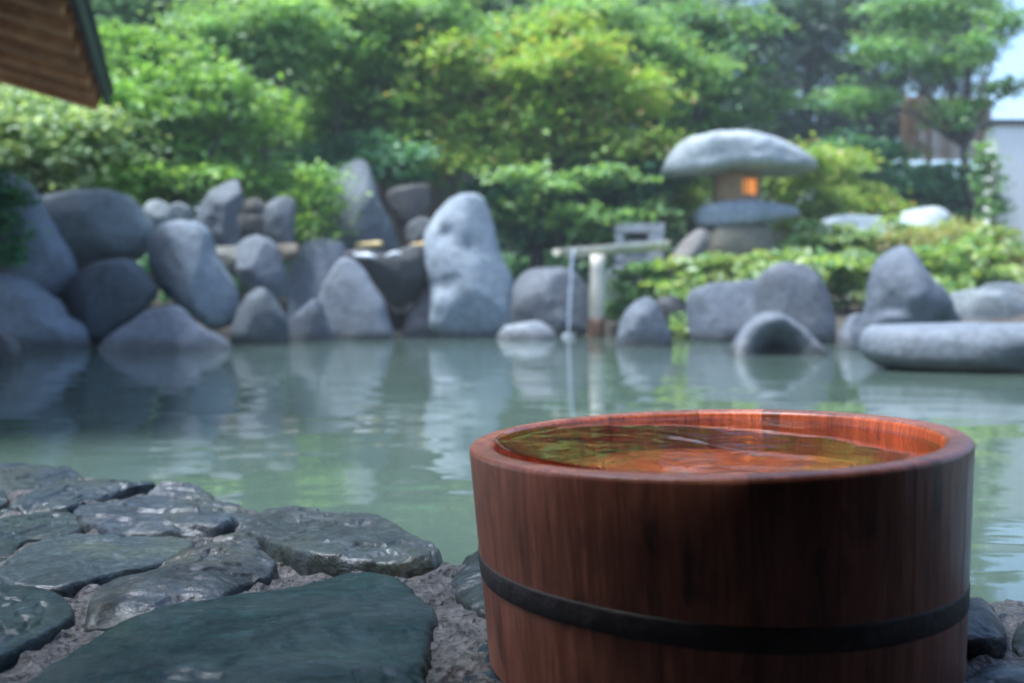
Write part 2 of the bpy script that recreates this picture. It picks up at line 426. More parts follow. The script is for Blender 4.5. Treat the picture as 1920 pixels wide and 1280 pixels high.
# ------------------------------------------------------------------ bucket
BX, BY, BZ, RIM = 0.1110, 0.535, 0.016, 0.13
bucket = empty('wooden_bucket', (BX, BY, BZ))
tag(bucket, 'round reddish wooden stave bucket with black hoop, brimming with water', 'bucket')
BH, RT, RB, TH = RIM - BZ, 0.1300, 0.1235, 0.0135
NST = 20
st_edges = np.cumsum(RNG.uniform(0.75, 1.3, NST)); st_edges = np.concatenate([[0], st_edges / st_edges[-1]]) * 2 * math.pi + 0.4
def stave(a0, a1, off):
    prof = []          # (radius offset from outer wall, height)
    prof += [(0, 0.0), (0, BH * 0.25), (0, BH * 0.5), (0, BH * 0.75), (0, BH - 0.003), (-0.0006, BH - 0.0012), (-0.0022, BH)]
    prof += [(-TH + 0.003, BH), (-TH + 0.0008, BH - 0.001), (-TH, BH - 0.003), (-TH, BH * 0.7), (-TH, BH * 0.4), (-TH, 0.0)]
    seg = 8; V = []; gap = 0.00006 / RT
    aa = np.linspace(a0 + gap, a1 - gap, seg + 1)
    for a in aa:
        for r, h in prof:
            rad = RB + (RT - RB) * (h / BH) + r + (off if r == 0 else 0)
            V.append((rad * math.cos(a), rad * math.sin(a), h))
    k = len(prof); Fc = []
    for i in range(seg):
        for j in range(k):
            j2 = (j + 1) % k
            Fc.append((i * k + j, (i + 1) * k + j, (i + 1) * k + j2, i * k + j2))
    Fc.append(tuple(range(k))); Fc.append(tuple(range(seg * k + k - 1, seg * k - 1, -1)))
    return V, Fc
for i in range(NST):
    V, Fc = stave(st_edges[i], st_edges[i + 1], random.uniform(-0.00012, 0.00012))
    o = mesh_ob('stave', V, Fc, M_BUCKET, None, True); o.parent = bucket
    o.data.materials.append(M_BUCKET_IN)
    for p in o.data.polygons:
        c = p.center; rad = math.hypot(c.x, c.y)
        if rad < RB + (RT - RB) * c.z / BH - TH + 0.001: p.material_index = 1
    mod = o.modifiers.new('edge', 'EDGE_SPLIT'); mod.split_angle = R(50)
# hoop: dark ring sitting lower on the right hand side
V, Fc = [], []
hs = 128
for i in range(hs):
    a = 2 * math.pi * i / hs
    hc = 0.046 - 0.0072 * math.cos(a) + 0.001 * math.sin(a) + 0.0004 * math.sin(5 * a)
    for dr, dh in ((-0.001, -0.0060), (0.0002, -0.0058), (0.0005, -0.0045), (0.0005, 0.0045), (0.0002, 0.0058), (-0.001, 0.0060)):
        h = hc + dh; rad = RB + (RT - RB) * h / BH + dr
        V.append((rad * math.cos(a), rad * math.sin(a), h))
for i in range(hs):
    for j in range(5):
        i2 = (i + 1) % hs
        Fc.append((i * 6 + j, i2 * 6 + j, i2 * 6 + j + 1, i * 6 + j + 1))
o = mesh_ob('hoop', V, Fc, m_plain('hoop_dark', (0.034, 0.024, 0.021), 0.65, 0.5, 90), None, True); o.parent = bucket
V, Fc = [], []
for s, h in ((1, 0.012), (1, 0.020)):
    for i in range(64):
        a = 2 * math.pi * i / 64; V.append(((RB - TH + 0.001) * math.cos(a), (RB - TH + 0.001) * math.sin(a), h))
Fc = [tuple(range(64, 128)), tuple(range(63, -1, -1))] + [(i, (i + 1) % 64, 64 + (i + 1) % 64, 64 + i) for i in range(64)]
o = mesh_ob('base_board', V, Fc, M_BUCKET_IN, None, False); o.parent = bucket
bucket.rotation_euler = (0, R(-2.2), 0)

def m_clear():
    n = N('clear_water'); g = n.n('BsdfGlass'); g.inputs['IOR'].default_value = 1.2; g.inputs['Roughness'].default_value = 0.0
    g.inputs['Color'].default_value = (0.97, 0.99, 0.97, 1)
    w = n.noise(n.coords((1, 1, 1), False), 34, 2, 0.45, 0.8)
    n.l(n.bump(w, 0.07, 0.004), g.inputs['Normal'])
    n.t.nodes.remove(n.p); n.l(g.outputs[0], n.out.inputs[0]); return n.m
V, Fc = [], []
ri = RT - TH - 0.0004; rr = [0, .02, .04, .06, .075, .09, .1, .106, .110, .112, .1135, .1145, .1153, .116, ri]
rr = [r * ri / rr[-1] for r in rr]; ns = 128; zl = RIM - 0.0050; WXC = BX - math.sin(R(2.2)) * (zl - BZ)
for r in rr:
    for k in range(ns):
        a = 2 * math.pi * k / ns
        men = 0.0028 * math.exp(-(ri - r) / 0.0028)
        x, y = r * math.cos(a), r * math.sin(a)
        w = 0.00025 * math.sin(60 * x + 90 * y + 3 * math.sin(40 * x)) * math.exp(-((x - 0.02) ** 2 + (y - 0.02) ** 2) / 0.003)
        V.append((WXC + x, BY + y, zl + men + w))
for i in range(len(rr) - 1):
    for k in range(ns):
        j = (k + 1) % ns
        Fc.append((i * ns + k, (i + 1) * ns + k, (i + 1) * ns + j, i * ns + j))
tag(mesh_ob('bucket_water', V, Fc, m_clear(), None, True, (WXC, BY, zl)), 'clear water filling the wooden bucket almost to its rim', 'water')

# ------------------------------------------------------------------ boulders
BOULDERS = 'boulders around the pool'
def boulder(label, outline, Y=None, base=None, thick=0.8, lean=0.0, col=(0.3, 0.31, 0.33), box_=0.85, dents=(), seed=None, rough=0.05,
            mat=None, name='boulder', cat='boulder', group=BOULDERS, n=96, m=18, flat=0.0, parent=None, facet=0.72):
    """a stone whose outline as seen from the pool edge is given; it gets real depth, front and back"""
    if seed is None: seed = abs(hash(str(outline))) % 997 if False else int(sum(a * 3 + b * 7 for a, b in outline)) % 997
    P = np.array(outline, float)
    wpx, hpx = np.ptp(P[:, 0]), np.ptp(P[:, 1])
    if base is not None:
        Yf = onto(P[:, 0].mean(), base, 0.0).y
        Y = Yf / (1 - 0.5 * thick * min(wpx, hpx * 1.3) / FPX * 0.75)
    T = 0.5 * thick * size(min(wpx, hpx * 1.3), Y)
    C = closed_curve(P, n)
    Wp = np.array([at(px, py, Y)[:] for px, py in C])
    X, Z = Wp[:, 0], Wp[:, 2]; cx, cz = X.mean(), Z.mean()
    L = max(np.ptp(X), np.ptp(Z))
    V = []; S = []
    phis = np.concatenate([-np.linspace(90, 0, m, endpoint=False), np.linspace(0, 90, m)])
    for ph in phis:
        c, s = math.cos(R(abs(ph))), math.sin(R(abs(ph)))
        k = max(c, 0.0) ** box_ if abs(ph) < 90 else 0.0
        dy = math.copysign(T * s ** (box_ + flat), ph)
        V.append(np.stack([cx + (X - cx) * k, np.full(n, Y + dy), cz + (Z - cz) * k], 1))
    V = np.vstack(V)
    d = V - np.array([cx, Y, cz]); dn = d / (np.linalg.norm(d, axis=1, keepdims=True) + 1e-6)
    q = V / L
    side = np.clip(np.abs(d[:, 1]) / T, 0, 1)
    disp = L * rough * fbm(q * 2.6 + seed, 3, seed) * (0.35 + 0.65 * side) + L * 0.005 * fbm(q * 9 + seed, 3, seed + 3)
    V = V + dn * disp[:, None]
    rgf = np.random.default_rng(seed + 11)
    for _ in range(7):                             # broken faces, mostly on the front and the top
        nv = np.array([rgf.normal() * 0.5, -1.0, rgf.normal() * 0.4 + 0.15]); nv /= np.linalg.norm(nv)
        dd = (V - np.array([cx, Y, cz])) @ nv; lim = dd.max() * rgf.uniform(0.72, 0.93)
        over = np.clip(dd - lim, 0, None); V = V - nv * (over * facet)[:, None]
    for (dx, dy, r, dep) in dents:                 # hollows worn into the front, given in photo pixels
        h = at(dx, dy, Y); rw = size(r, Y)
        g = np.exp(-(((V[:, 0] - h.x) ** 2 + (V[:, 2] - h.z) ** 2) / rw ** 2)) * (V[:, 1] < Y)
        V[:, 1] += g * size(dep, Y)
    V[:, 1] += 0.35 * lean * (V[:, 2] - cz)
    Fc = []; i = np.arange(n); j = (i + 1) % n
    for r in range(len(phis) - 1):
        Fc.append(np.stack([r * n + i, r * n + j, (r + 1) * n + j, (r + 1) * n + i], 1))
    ob = mesh_ob(name, V, np.vstack(Fc)[:, ::-1].copy(), mat or M_BOULDER, None, True, (cx, Y, V[:, 2].min()))
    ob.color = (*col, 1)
    if parent is not None:
        ob.parent = parent; ob.matrix_parent_inverse = Matrix.Translation(parent.location).inverted()
    elif label: tag(ob, label, cat, group)
    return ob

A, B_, D, Lt, Br = (0.46, 0.48, 0.51), (0.45, 0.465, 0.50), (0.23, 0.245, 0.26), (0.42, 0.44, 0.47), (0.24, 0.20, 0.165)
Ol = (0.46, 0.47, 0.43)
# left bank
boulder('tall slanting grey boulder at the left frame edge with ivy on it', [(-90, 345), (-30, 325), (20, 327), (42, 347), (67, 383), (100, 433), (133, 487), (142, 527), (127, 553), (103, 563), (67, 560), (-40, 570), (-100, 500)], Y=5.0, thick=0.8, lean=0.25, col=B_)
boulder('large egg shaped grey boulder resting on top of the left bank', [(90, 372), (133, 360), (183, 358), (217, 361), (243, 372), (266, 397), (284, 422), (284, 445), (273, 477), (253, 492), (217, 499), (173, 508), (145, 507), (122, 467), (98, 427), (86, 393)], Y=5.35, thick=0.95, lean=0.15, col=Ol)
boulder('big dark blue grey boulder in the water at the left edge', [(-110, 540), (-40, 518), (0, 513), (33, 520), (67, 540), (97, 560), (117, 590), (143, 613), (157, 650), (150, 700), (60, 720), (-110, 720)], base=655, thick=0.8, lean=0.3, col=B_)
boulder('dark rounded boulder wedged below the egg shaped one', [(117, 565), (147, 520), (167, 500), (200, 487), (233, 485), (255, 493), (280, 527), (289, 550), (268, 578), (232, 612), (205, 640), (173, 645), (150, 630), (128, 598)], Y=5.0, thick=0.95, lean=0.05, col=D)
boulder('smooth leaning boulder with pale top, left of the centre stones', [(273, 487), (281, 453), (300, 427), (333, 416), (367, 418), (387, 433), (398, 467), (412, 493), (437, 533), (447, 573), (433, 607), (402, 615), (367, 592), (327, 560), (298, 533)], Y=5.2, thick=0.85, lean=0.25, col=A)
boulder('low lavender grey mound rising from the water under the leaning boulder', [(185, 660), (217, 620), (250, 593), (277, 577), (317, 573), (340, 583), (367, 603), (393, 620), (420, 633), (436, 660), (420, 700), (300, 710), (200, 700)], base=657, thick=0.7, lean=0.5, col=(0.44, 0.44, 0.48))
boulder('small brown stone cut by the left frame edge at the waterline', [(-60, 630), (0, 622), (22, 635), (34, 660), (30, 690), (-20, 705), (-70, 690)], base=681, thick=0.9, col=(0.28, 0.23, 0.21))
boulder('small round grey stone behind the egg shaped boulder', [(265, 398), (280, 378), (300, 376), (318, 390), (322, 425), (290, 440), (266, 428)], Y=5.8, col=Ol)
boulder('little olive stone right of the small round one, under leaves', [(313, 402), (330, 382), (350, 385), (362, 405), (366, 435), (318, 437)], Y=5.9, col=Ol)
boulder('upright grey slab stone behind the leaning boulder', [(372, 400), (393, 360), (420, 343), (441, 335), (453, 360), (456, 385), (448, 407), (449, 450), (444, 475), (400, 478), (378, 440)], Y=6.1, thick=0.6, col=(0.26, 0.265, 0.27), box_=0.7)
boulder('small flat stone lying on a brownish one, right of the upright slab', [(452, 385), (465, 374), (485, 373), (499, 385), (496, 402), (470, 405), (455, 402)], Y=6.3, col=Br)
boulder('brownish block stone under a small flat one', [(447, 408), (470, 402), (497, 404), (500, 438), (475, 446), (448, 442)], Y=6.3, col=Br, box_=0.6)
boulder('narrow upright stone with a rusty spot left of fresh shoots', [(492, 445), (493, 395), (510, 375), (535, 367), (555, 380), (553, 420), (543, 470), (505, 472)], Y=6.3, thick=0.7, col=(0.28, 0.28, 0.28))
boulder('tall grey standing stone at the back behind the dark basin', [(607, 405), (604, 362), (620, 330), (650, 305), (675, 299), (692, 315), (701, 345), (720, 390), (744, 440), (752, 490), (640, 490), (615, 450)], Y=6.9, thick=0.6, lean=0.1, col=(0.30, 0.31, 0.31), box_=0.7)
boulder('brown pot shaped stone behind the tall worn boulder', [(727, 366), (742, 352), (790, 346), (806, 350), (804, 390), (792, 415), (757, 424), (738, 402)], Y=7.0, thick=0.9, col=(0.18, 0.15, 0.125), box_=0.65)
boulder('small dull stone under the brown pot shaped stone', [(762, 430), (775, 412), (800, 408), (815, 430), (812, 465), (770, 465)], Y=6.75, col=(0.22, 0.21, 0.2))
boulder('flat tan block lying between the leaning and the small dark boulders', [(403, 466), (425, 462), (455, 464), (458, 505), (430, 515), (408, 500)], Y=5.75, thick=1.2, col=(0.34, 0.30, 0.22), box_=0.5)
boulder('little tan stone beside the rounded grey stone at the centre left', [(510, 462), (535, 456), (560, 460), (560, 482), (530, 490), (512, 482)], Y=6.2, col=(0.38, 0.28, 0.18), box_=0.6)
boulder('rounded grey stone above the dark cone stone', [(447, 522), (445, 472), (458, 450), (485, 442), (515, 455), (530, 490), (537, 530), (528, 560), (500, 565), (460, 545)], Y=5.75, thick=0.9, col=(0.26, 0.27, 0.29))
boulder('dark cone shaped stone standing in the water', [(438, 650), (444, 590), (462, 557), (485, 540), (507, 550), (530, 585), (543, 625), (540, 660), (490, 670)], base=646, thick=0.85, lean=0.3, col=(0.16, 0.175, 0.19))
boulder('large grey boulder with flat top left of the trickling water', [(540, 600), (545, 500), (560, 465), (590, 450), (640, 453), (654, 480), (660, 530), (650, 590), (620, 640), (545, 640)], Y=6.4, thick=0.7, lean=0.15, col=(0.36, 0.365, 0.39), box_=0.65)
boulder('pale sloping boulder beside the dark basin stone', [(583, 645), (588, 590), (602, 540), (622, 500), (645, 482), (668, 492), (690, 520), (712, 552), (726, 590), (740, 650), (660, 668)], base=637, thick=0.7, lean=0.35, col=(0.34, 0.345, 0.37))
boulder('low dark stone at the waterline in front of the flat topped boulder', [(533, 640), (548, 595), (570, 575), (592, 562), (610, 595), (627, 640), (600, 660), (545, 660)], base=641, thick=0.8, lean=0.3, col=(0.15, 0.16, 0.19))
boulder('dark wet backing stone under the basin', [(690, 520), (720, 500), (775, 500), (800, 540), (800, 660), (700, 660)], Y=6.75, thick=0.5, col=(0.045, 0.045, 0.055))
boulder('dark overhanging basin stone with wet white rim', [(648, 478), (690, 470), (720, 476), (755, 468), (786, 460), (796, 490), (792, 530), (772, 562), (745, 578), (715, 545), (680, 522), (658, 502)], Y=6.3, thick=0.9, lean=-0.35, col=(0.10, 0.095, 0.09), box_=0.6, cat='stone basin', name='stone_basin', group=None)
boulder('pinkish stone at the foot of the tall worn boulder', [(752, 650), (762, 600), (778, 555), (795, 525), (815, 540), (835, 590), (845, 650), (800, 665)], base=632, thick=0.8, lean=0.1, col=(0.50, 0.41, 0.37))
boulder('tall pale boulder with hollows like eyes at the centre', [(793, 443), (807, 410), (827, 380), (853, 362), (880, 358), (903, 365), (914, 387), (927, 427), (943, 473), (963, 527), (960, 553), (956, 590), (940, 640), (900, 665), (830, 665), (806, 620), (806, 567), (793, 517)], base=633, thick=0.75, lean=0.22, col=(0.60, 0.61, 0.63), dents=[(836, 440, 18, 11), (872, 470, 22, 11), (850, 455, 24, 5), (820, 560, 24, -10)])
boulder('broad rounded boulder behind the falling water stream', [(955, 570), (965, 532), (985, 511), (1020, 502), (1070, 505), (1096, 528), (1111, 560), (1113, 620), (1090, 655), (980, 655), (958, 610)], Y=6.75, thick=0.8, lean=0.15, col=(0.26, 0.26, 0.285))
boulder('low whitish stone in the water beside the falling stream', [(930, 638), (945, 613), (965, 608), (985, 605), (1008, 602), (1030, 611), (1047, 635), (1040, 655), (940, 655)], base=636, thick=0.8, lean=0.4, col=(0.55, 0.54, 0.53))
# right bank
boulder('grey pointed stone right of the wooden spout post', [(1150, 650), (1170, 592), (1195, 566), (1222, 559), (1245, 590), (1260, 645), (1240, 680), (1160, 680)], base=650, thick=0.8, lean=0.4, col=(0.25, 0.26, 0.28))
boulder('small dark wedge stone behind the grey pointed one', [(1227, 570), (1250, 555), (1277, 560), (1284, 600), (1275, 640), (1250, 640), (1238, 595)], Y=6.1, col=(0.10, 0.09, 0.085))
boulder('long low rounded boulder below the stone lantern', [(1284, 590), (1290, 550), (1327, 532), (1380, 528), (1430, 526), (1470, 550), (1470, 640), (1420, 665), (1330, 665), (1295, 640)], base=640, thick=0.7, lean=0.35, col=(0.25, 0.255, 0.28))
boulder('domed boulder right of the long low rounded one', [(1419, 540), (1430, 515), (1447, 502), (1474, 493), (1507, 495), (1531, 510), (1552, 540), (1567, 577), (1567, 625), (1545, 665), (1440, 665), (1422, 600)], base=645, thick=0.75, lean=0.2, col=(0.27, 0.265, 0.28))
boulder('arched wet stone with dark hollow face rising from the water', [(1366, 668), (1392, 620), (1420, 594), (1448, 585), (1476, 590), (1506, 611), (1532, 638), (1550, 668), (1520, 710), (1400, 710)], base=668, thick=0.8, lean=0.55, col=(0.25, 0.26, 0.28), dents=[(1460, 664, 44, 92)])
boulder('tall pointed boulder with a sharp ridge behind the flat slab', [(1618, 620), (1626, 570), (1634, 525), (1650, 490), (1674, 470), (1695, 460), (1714, 472), (1734, 506), (1756, 540), (1775, 572), (1792, 605), (1790, 680), (1625, 680)], Y=4.6, thick=0.75, lean=0.2, col=(0.28, 0.29, 0.32), dents=[(1750, 610, 28, 26), (1690, 540, 40, -12)])
boulder('low stone between the tall pointed boulder and the water', [(1570, 660), (1590, 605), (1615, 588), (1640, 610), (1650, 670), (1610, 690)], base=655, thick=0.8, lean=0.3, col=(0.25, 0.26, 0.28))
boulder('long flat dark slab lying in the water at the right', [(1626, 648), (1634, 618), (1662, 608), (1800, 605), (1920, 606), (2080, 609), (2100, 680), (2050, 720), (1900, 722), (1780, 712), (1680, 692), (1636, 672)], base=700, thick=1.9, lean=-0.3, col=(0.36, 0.37, 0.39), box_=0.72, facet=0.15, n=120, m=24, rough=0.02, dents=[(1860, 670, 20, 20)])
boulder('pale striated rock behind the flat slab', [(1775, 600), (1790, 560), (1840, 545), (1900, 550), (1960, 570), (1970, 640), (1790, 640)], Y=5.2, thick=0.8, lean=0.6, col=(0.36, 0.37, 0.35), rough=0.09)
boulder('rough grey rock at the right frame edge over the striated one', [(1830, 560), (1850, 535), (1890, 528), (1940, 540), (1960, 590), (1850, 590)], Y=5.6, thick=0.8, col=(0.33, 0.34, 0.34), rough=0.09)
boulder('long whitish stone among the ivy behind the pointed boulder', [(1536, 440), (1542, 415), (1570, 405), (1630, 406), (1672, 412), (1690, 440), (1680, 480), (1560, 480)], Y=7.8, thick=0.8, lean=0.3, col=(0.85, 0.85, 0.84))
boulder('rounded whitish stone in front of the dark hedge at right', [(1684, 440), (1695, 402), (1720, 391), (1752, 388), (1778, 400), (1788, 425), (1780, 470), (1700, 470)], Y=8.0, thick=0.9, lean=0.3, col=(0.85, 0.85, 0.84))
boulder('slanting brown stone under the lantern, leaning left', [(1240, 560), (1244, 515), (1262, 475), (1290, 440), (1318, 428), (1332, 445), (1318, 490), (1300, 540), (1280, 565)], Y=6.9, thick=0.8, col=(0.42, 0.34, 0.28))
boulder('dark stone behind the wooden spout post', [(1125, 540), (1140, 505), (1165, 498), (1200, 510), (1215, 550), (1205, 640), (1130, 640)], Y=6.95, thick=0.8, col=(0.2, 0.205, 0.22))
boulder('small pale stone tucked under the spout support block', [(1095, 450), (1105, 420), (1122, 405), (1140, 425), (1150, 470), (1120, 490), (1098, 480)], Y=7.4, thick=0.8, col=(0.27, 0.27, 0.27))
boulder('grey mossy stone under the stone support block', [(1150, 520), (1165, 488), (1215, 482), (1248, 500), (1255, 560), (1200, 580), (1155, 570)], Y=7.1, thick=0.9, col=(0.2, 0.21, 0.2))

# white lime crust on the basin lip and bamboo spouts
M_CRUST = m_plain('lime_crust', (0.75, 0.76, 0.76), 0.35, 0.2, 40)
basin = bpy.data.objects['stone_basin']
for pts, r in (([(664, 478), (676, 479), (690, 480), (706, 482)], 4.5), ([(724, 482), (738, 475), (752, 476)], 4.5)):
    V, Fc = tube([at(x, y, 6.06) for x, y in pts], [size(r * k, 6.1) for k in np.interp(range(len(pts)), [0, len(pts) / 2, len(pts) - 1], [0.6, 1.1, 0.5])], 8, 1, 0.2)
    o = mesh_ob('lime_crust', V, Fc, M_CRUST); o.parent = basin; o.matrix_parent_inverse = Matrix.Translation(basin.location).inverted()
M_BAMBOO = m_plain('bamboo', (0.52, 0.38, 0.13), 0.4, 0.25, 14)
def bamboo_pipe(a, b, r, label):
    a, b = Vector(a), Vector(b); pts, rad = [], []
    for i in range(13):
        t = i / 12; pts.append(a.lerp(b, t)); rad.append(r * (1.12 if i % 6 == 3 else 1.0))
    V, Fc = tube(pts, rad, 12)
    tag(mesh_ob('bamboo_pipe', V, Fc, M_BAMBOO, None, True), label, 'bamboo pipe', 'bamboo pipes feeding the basin')
bamboo_pipe(at(668, 461, 6.5), at(716, 458, 6.45), size(6, 6.5), 'yellow bamboo pipe lying left of the dark basin rim')
bamboo_pipe(at(772, 463, 6.55), at(800, 458, 6.5), size(6, 6.5), 'short bamboo stub half hidden by the tall pale boulder')

# ------------------------------------------------------------------ stone lantern
M_LSTONE = m_plain('lantern_granite', (0.42, 0.42, 0.42), 0.8, 0.3, 12)
LY = 7.3
lant = empty('stone_lantern', at(1385, 500, LY))
tag(lant, 'stone garden lantern with mushroom cap and a lit orange window', 'lantern')
def lpart(name, outline, thick, col, lean=0.0, box_=0.8, dents=(), rough=0.035):
    o = boulder(None, outline, Y=LY, thick=thick, lean=lean, col=col, box_=box_, dents=dents, name=name, parent=lant, rough=rough, facet=0.25)
    return o
lpart('cap', [(1242, 322), (1254, 290), (1282, 267), (1332, 253), (1378, 246), (1424, 252), (1462, 270), (1500, 291), (1523, 314), (1505, 326), (1430, 329), (1340, 330), (1260, 331)], 1.9, (0.78, 0.76, 0.72), lean=0.0, box_=0.6, rough=0.05, dents=[(1340, 300, 30, 8), (1450, 300, 25, 10)])
lpart('platform', [(1305, 410), (1310, 390), (1350, 381), (1400, 379), (1455, 385), (1485, 392), (1486, 408), (1440, 420), (1380, 428), (1318, 428)], 1.9, (0.62, 0.63, 0.66), box_=0.5, rough=0.03)
lpart('base', [(1300, 505), (1308, 455), (1335, 425), (1400, 420), (1435, 430), (1446, 470), (1446, 510), (1380, 528)], 1.2, (0.34, 0.28, 0.17), box_=0.75)
# fire box: six-sided block with an opening on the right front side
fb0, fb1 = at(1381, 383, LY).z, at(1381, 326, LY).z
fcx = at(1381, 350, LY).x; fr = size(44, LY)
M_FIREBOX = m_plain('firebox_stone', (0.28, 0.18, 0.09), 0.85, 0.3, 12)
ang = [R(-90 - 55 + 62 * k) for k in range(6)]
ang = [R(-106), R(-24), R(36), R(96), R(156), R(205)]
def fpt(a, z, k=1.0): return Vector((fcx + fr * math.cos(a) * k, LY + fr * math.sin(a) * k, z))
parts = []
for i in range(6):
    a0, a1 = ang[i], ang[(i + 1) % 6] + (2 * math.pi if i == 5 else 0)
    if i == 0:      # wall facing the pool, window cut at its right half
        def W(u, v): return fpt(a0, 0).lerp(fpt(a1, 0), u).xy.to_3d() + Vector((0, 0, fb0 + (fb1 - fb0) * v))
        u0, u1, v0, v1 = 0.32, 0.90, 0.28, 0.78
        nrm = (fpt(a1, 0) - fpt(a0, 0)).cross(Vector((0, 0, 1))).normalized() * -size(7, LY)
        for (ua, ub, va, vb) in ((0, u0, 0, 1), (u1, 1, 0, 1), (u0, u1, 0, v0), (u0, u1, v1, 1)):
            q = [W(ua, va), W(ub, va), W(ub, vb), W(ua, vb)]
            parts.append((q + [p + nrm for p in q], [(0, 1, 2, 3), (7, 6, 5, 4), (0, 4, 5, 1), (1, 5, 6, 2), (2, 6, 7, 3), (3, 7, 4, 0)]))
        win = [W(u0, v0), W(u1, v0), W(u1, v1), W(u0, v1)]
        win = [p + nrm * 0.7 for p in win]
        jamb = [W(u0 + 0.17, v0), W(u0 + 0.17, v1)]
    else:
        q = [fpt(a0, fb0), fpt(a1, fb0), fpt(a1, fb1), fpt(a0, fb1)]
        parts.append((q, [(0, 1, 2, 3)]))
V, Fc = joinvf(parts)
o = mesh_ob('fire_box', V, Fc, M_FIREBOX, None, False); o.parent = lant; o.matrix_parent_inverse = Matrix.Translation(lant.location).inverted()
mg = bpy.data.materials.new('lantern_glow'); mg.use_nodes = True
pb = mg.node_tree.nodes['Principled BSDF']; pb.inputs['Base Color'].default_value = (0.8, 0.3, 0.05, 1)
tcn = mg.node_tree.nodes.new('ShaderNodeTexNoise'); tcn.inputs['Scale'].default_value = 14
crn = mg.node_tree.nodes.new('ShaderNodeValToRGB')
crn.color_ramp.elements[0].position, crn.color_ramp.elements[0].color = 0.35, (0.75, 0.16, 0.005, 1)
crn.color_ramp.elements[1].position, crn.color_ramp.elements[1].color = 0.7, (1.0, 0.36, 0.04, 1)
mg.node_tree.links.new(tcn.outputs[0], crn.inputs[0]); mg.node_tree.links.new(crn.outputs[0], pb.inputs['Emission Color'])
pb.inputs['Emission Strength'].default_value = 0.27
pane = mesh_ob('window_pane', win + [p + nrm * 0.2 for p in win], [(0, 1, 2, 3), (7, 6, 5, 4)], mg, None, False); pane.parent = lant; pane.matrix_parent_inverse = Matrix.Translation(lant.location).inverted()
V, Fc = tube([j + nrm * 0.45 for j in jamb], [size(1.6, LY)] * 2, 6)
o = mesh_ob('window_bar', V, Fc, M_FIREBOX); o.parent = lant; o.matrix_parent_inverse = Matrix.Translation(lant.location).inverted()

# ------------------------------------------------------------------ wooden water spout
SY = 6.35
spout = empty('water_spout', at(1118, 632, SY))
tag(spout, 'weathered wooden water spout on a post, trickling into the pool', 'water spout')
def sp(name, vf, mat, smooth=True):
    o = mesh_ob(name, vf[0], vf[1], mat, None, smooth); o.parent = spout; o.matrix_parent_inverse = Matrix.Translation(spout.location).inverted(); return o
M_PALEWOOD = m_wood('bleached_wood', (0.5, 0.45, 0.34), (0.8, 0.75, 0.62), (1, 1, 0.25), 0.7)
M_RUSTWOOD = m_wood('rotten_wood', (0.09, 0.045, 0.02), (0.2, 0.10, 0.05), (1, 1, 0.3), 0.6)
a, b = at(1120, 478, SY), at(1118, 650, SY)
sp('post', tube([b + (a - b) * t for t in np.linspace(0, 1, 8)], [size(15 + 1.2 * math.sin(t * 5), SY) for t in range(8)], 12, 2, 0.05), M_PALEWOOD)
a, b = at(1118.3, 650, SY), at(1119, 596, SY)
sp('rotten_foot', tube([a + (b - a) * t for t in (0, .5, .8, 1)], [size(r, SY) for r in (17, 17, 16.6, 15.4)], 12, 3, 0.03), M_RUSTWOOD)
# half-round gutter, tip towards the pool on the left
g0, g1 = at(1042, 467, SY - 0.05), at(1240, 452, SY + 0.45)
V, Fc = [], []; K = 12; NL = 14; d = (g1 - g0).normalized(); s = d.cross(Vector((0, 0, 1))).normalized(); upv = s.cross(d)
for i in range(NL):
    t = i / (NL - 1); c = g0.lerp(g1, t); ro = size(25, SY) * (0.55 + 0.45 * min(1, t * 6)); ri_ = ro * 0.74
    for k in range(K + 1):
        aa = math.pi * k / K; V.append(c + s * math.cos(aa) * ro - upv * math.sin(aa) * ro * 0.8)
    for k in range(K, -1, -1):
        aa = math.pi * k / K; V.append(c + s * math.cos(aa) * ri_ - upv * math.sin(aa) * ri_ * 0.75)
w = 2 * (K + 1)
for i in range(NL - 1):
    for k in range(w):
        j = (k + 1) % w; Fc.append((i * w + k, i * w + j, (i + 1) * w + j, (i + 1) * w + k))
Fc.append(tuple(range(w))); Fc.append(tuple(range(NL * w - 1, NL * w - w - 1, -1)))
sp('gutter', (V, Fc), M_PALEWOOD)
mfall = bpy.data.materials.new('falling_water'); mfall.use_nodes = True
pf = mfall.node_tree.nodes['Principled BSDF']; pf.inputs['Base Color'].default_value = (0.85, 0.92, 1, 1); pf.inputs['Roughness'].default_value = 0.08
pf.inputs['Transmission Weight'].default_value = 0.5; pf.inputs['IOR'].default_value = 1.333
pts, rad = [], []
for i in range(40):
    t = i / 39; pts.append(at(1077 - 11 * math.sqrt(t) + 0.8 * math.sin(i * 1.3), 468 + 168 * t, SY - 0.08)); rad.append(size(2.8 - 0.9 * t + 1.3 * math.sin(i * 2.1) * min(1, 2 * t), SY))
sp('water_stream', tube(pts, rad, 8, 5, 0.25), mfall)
parts = []
for k in range(26):
    aa, rr_ = random.uniform(0, 6.28), random.random() * size(16, SY)
    c = at(1066, 634, SY - 0.08); c = Vector((c.x + rr_ * math.cos(aa), c.y + rr_ * math.sin(aa), random.uniform(0.002, 0.018)))
    r0 = random.uniform(0.003, 0.007)
    parts.append(tube([c - Vector((0, 0, r0)), c - Vector((0, 0, r0 * .5)), c + Vector((0, 0, r0 * .5)), c + Vector((0, 0, r0))], [r0 * .3, r0 * .9, r0 * .9, r0 * .3], 7))
sp('splash', joinvf(parts), m_plain('foam', (0.6, 0.64, 0.66), 0.3, 0.05, 40))['kind'] = 'stuff'
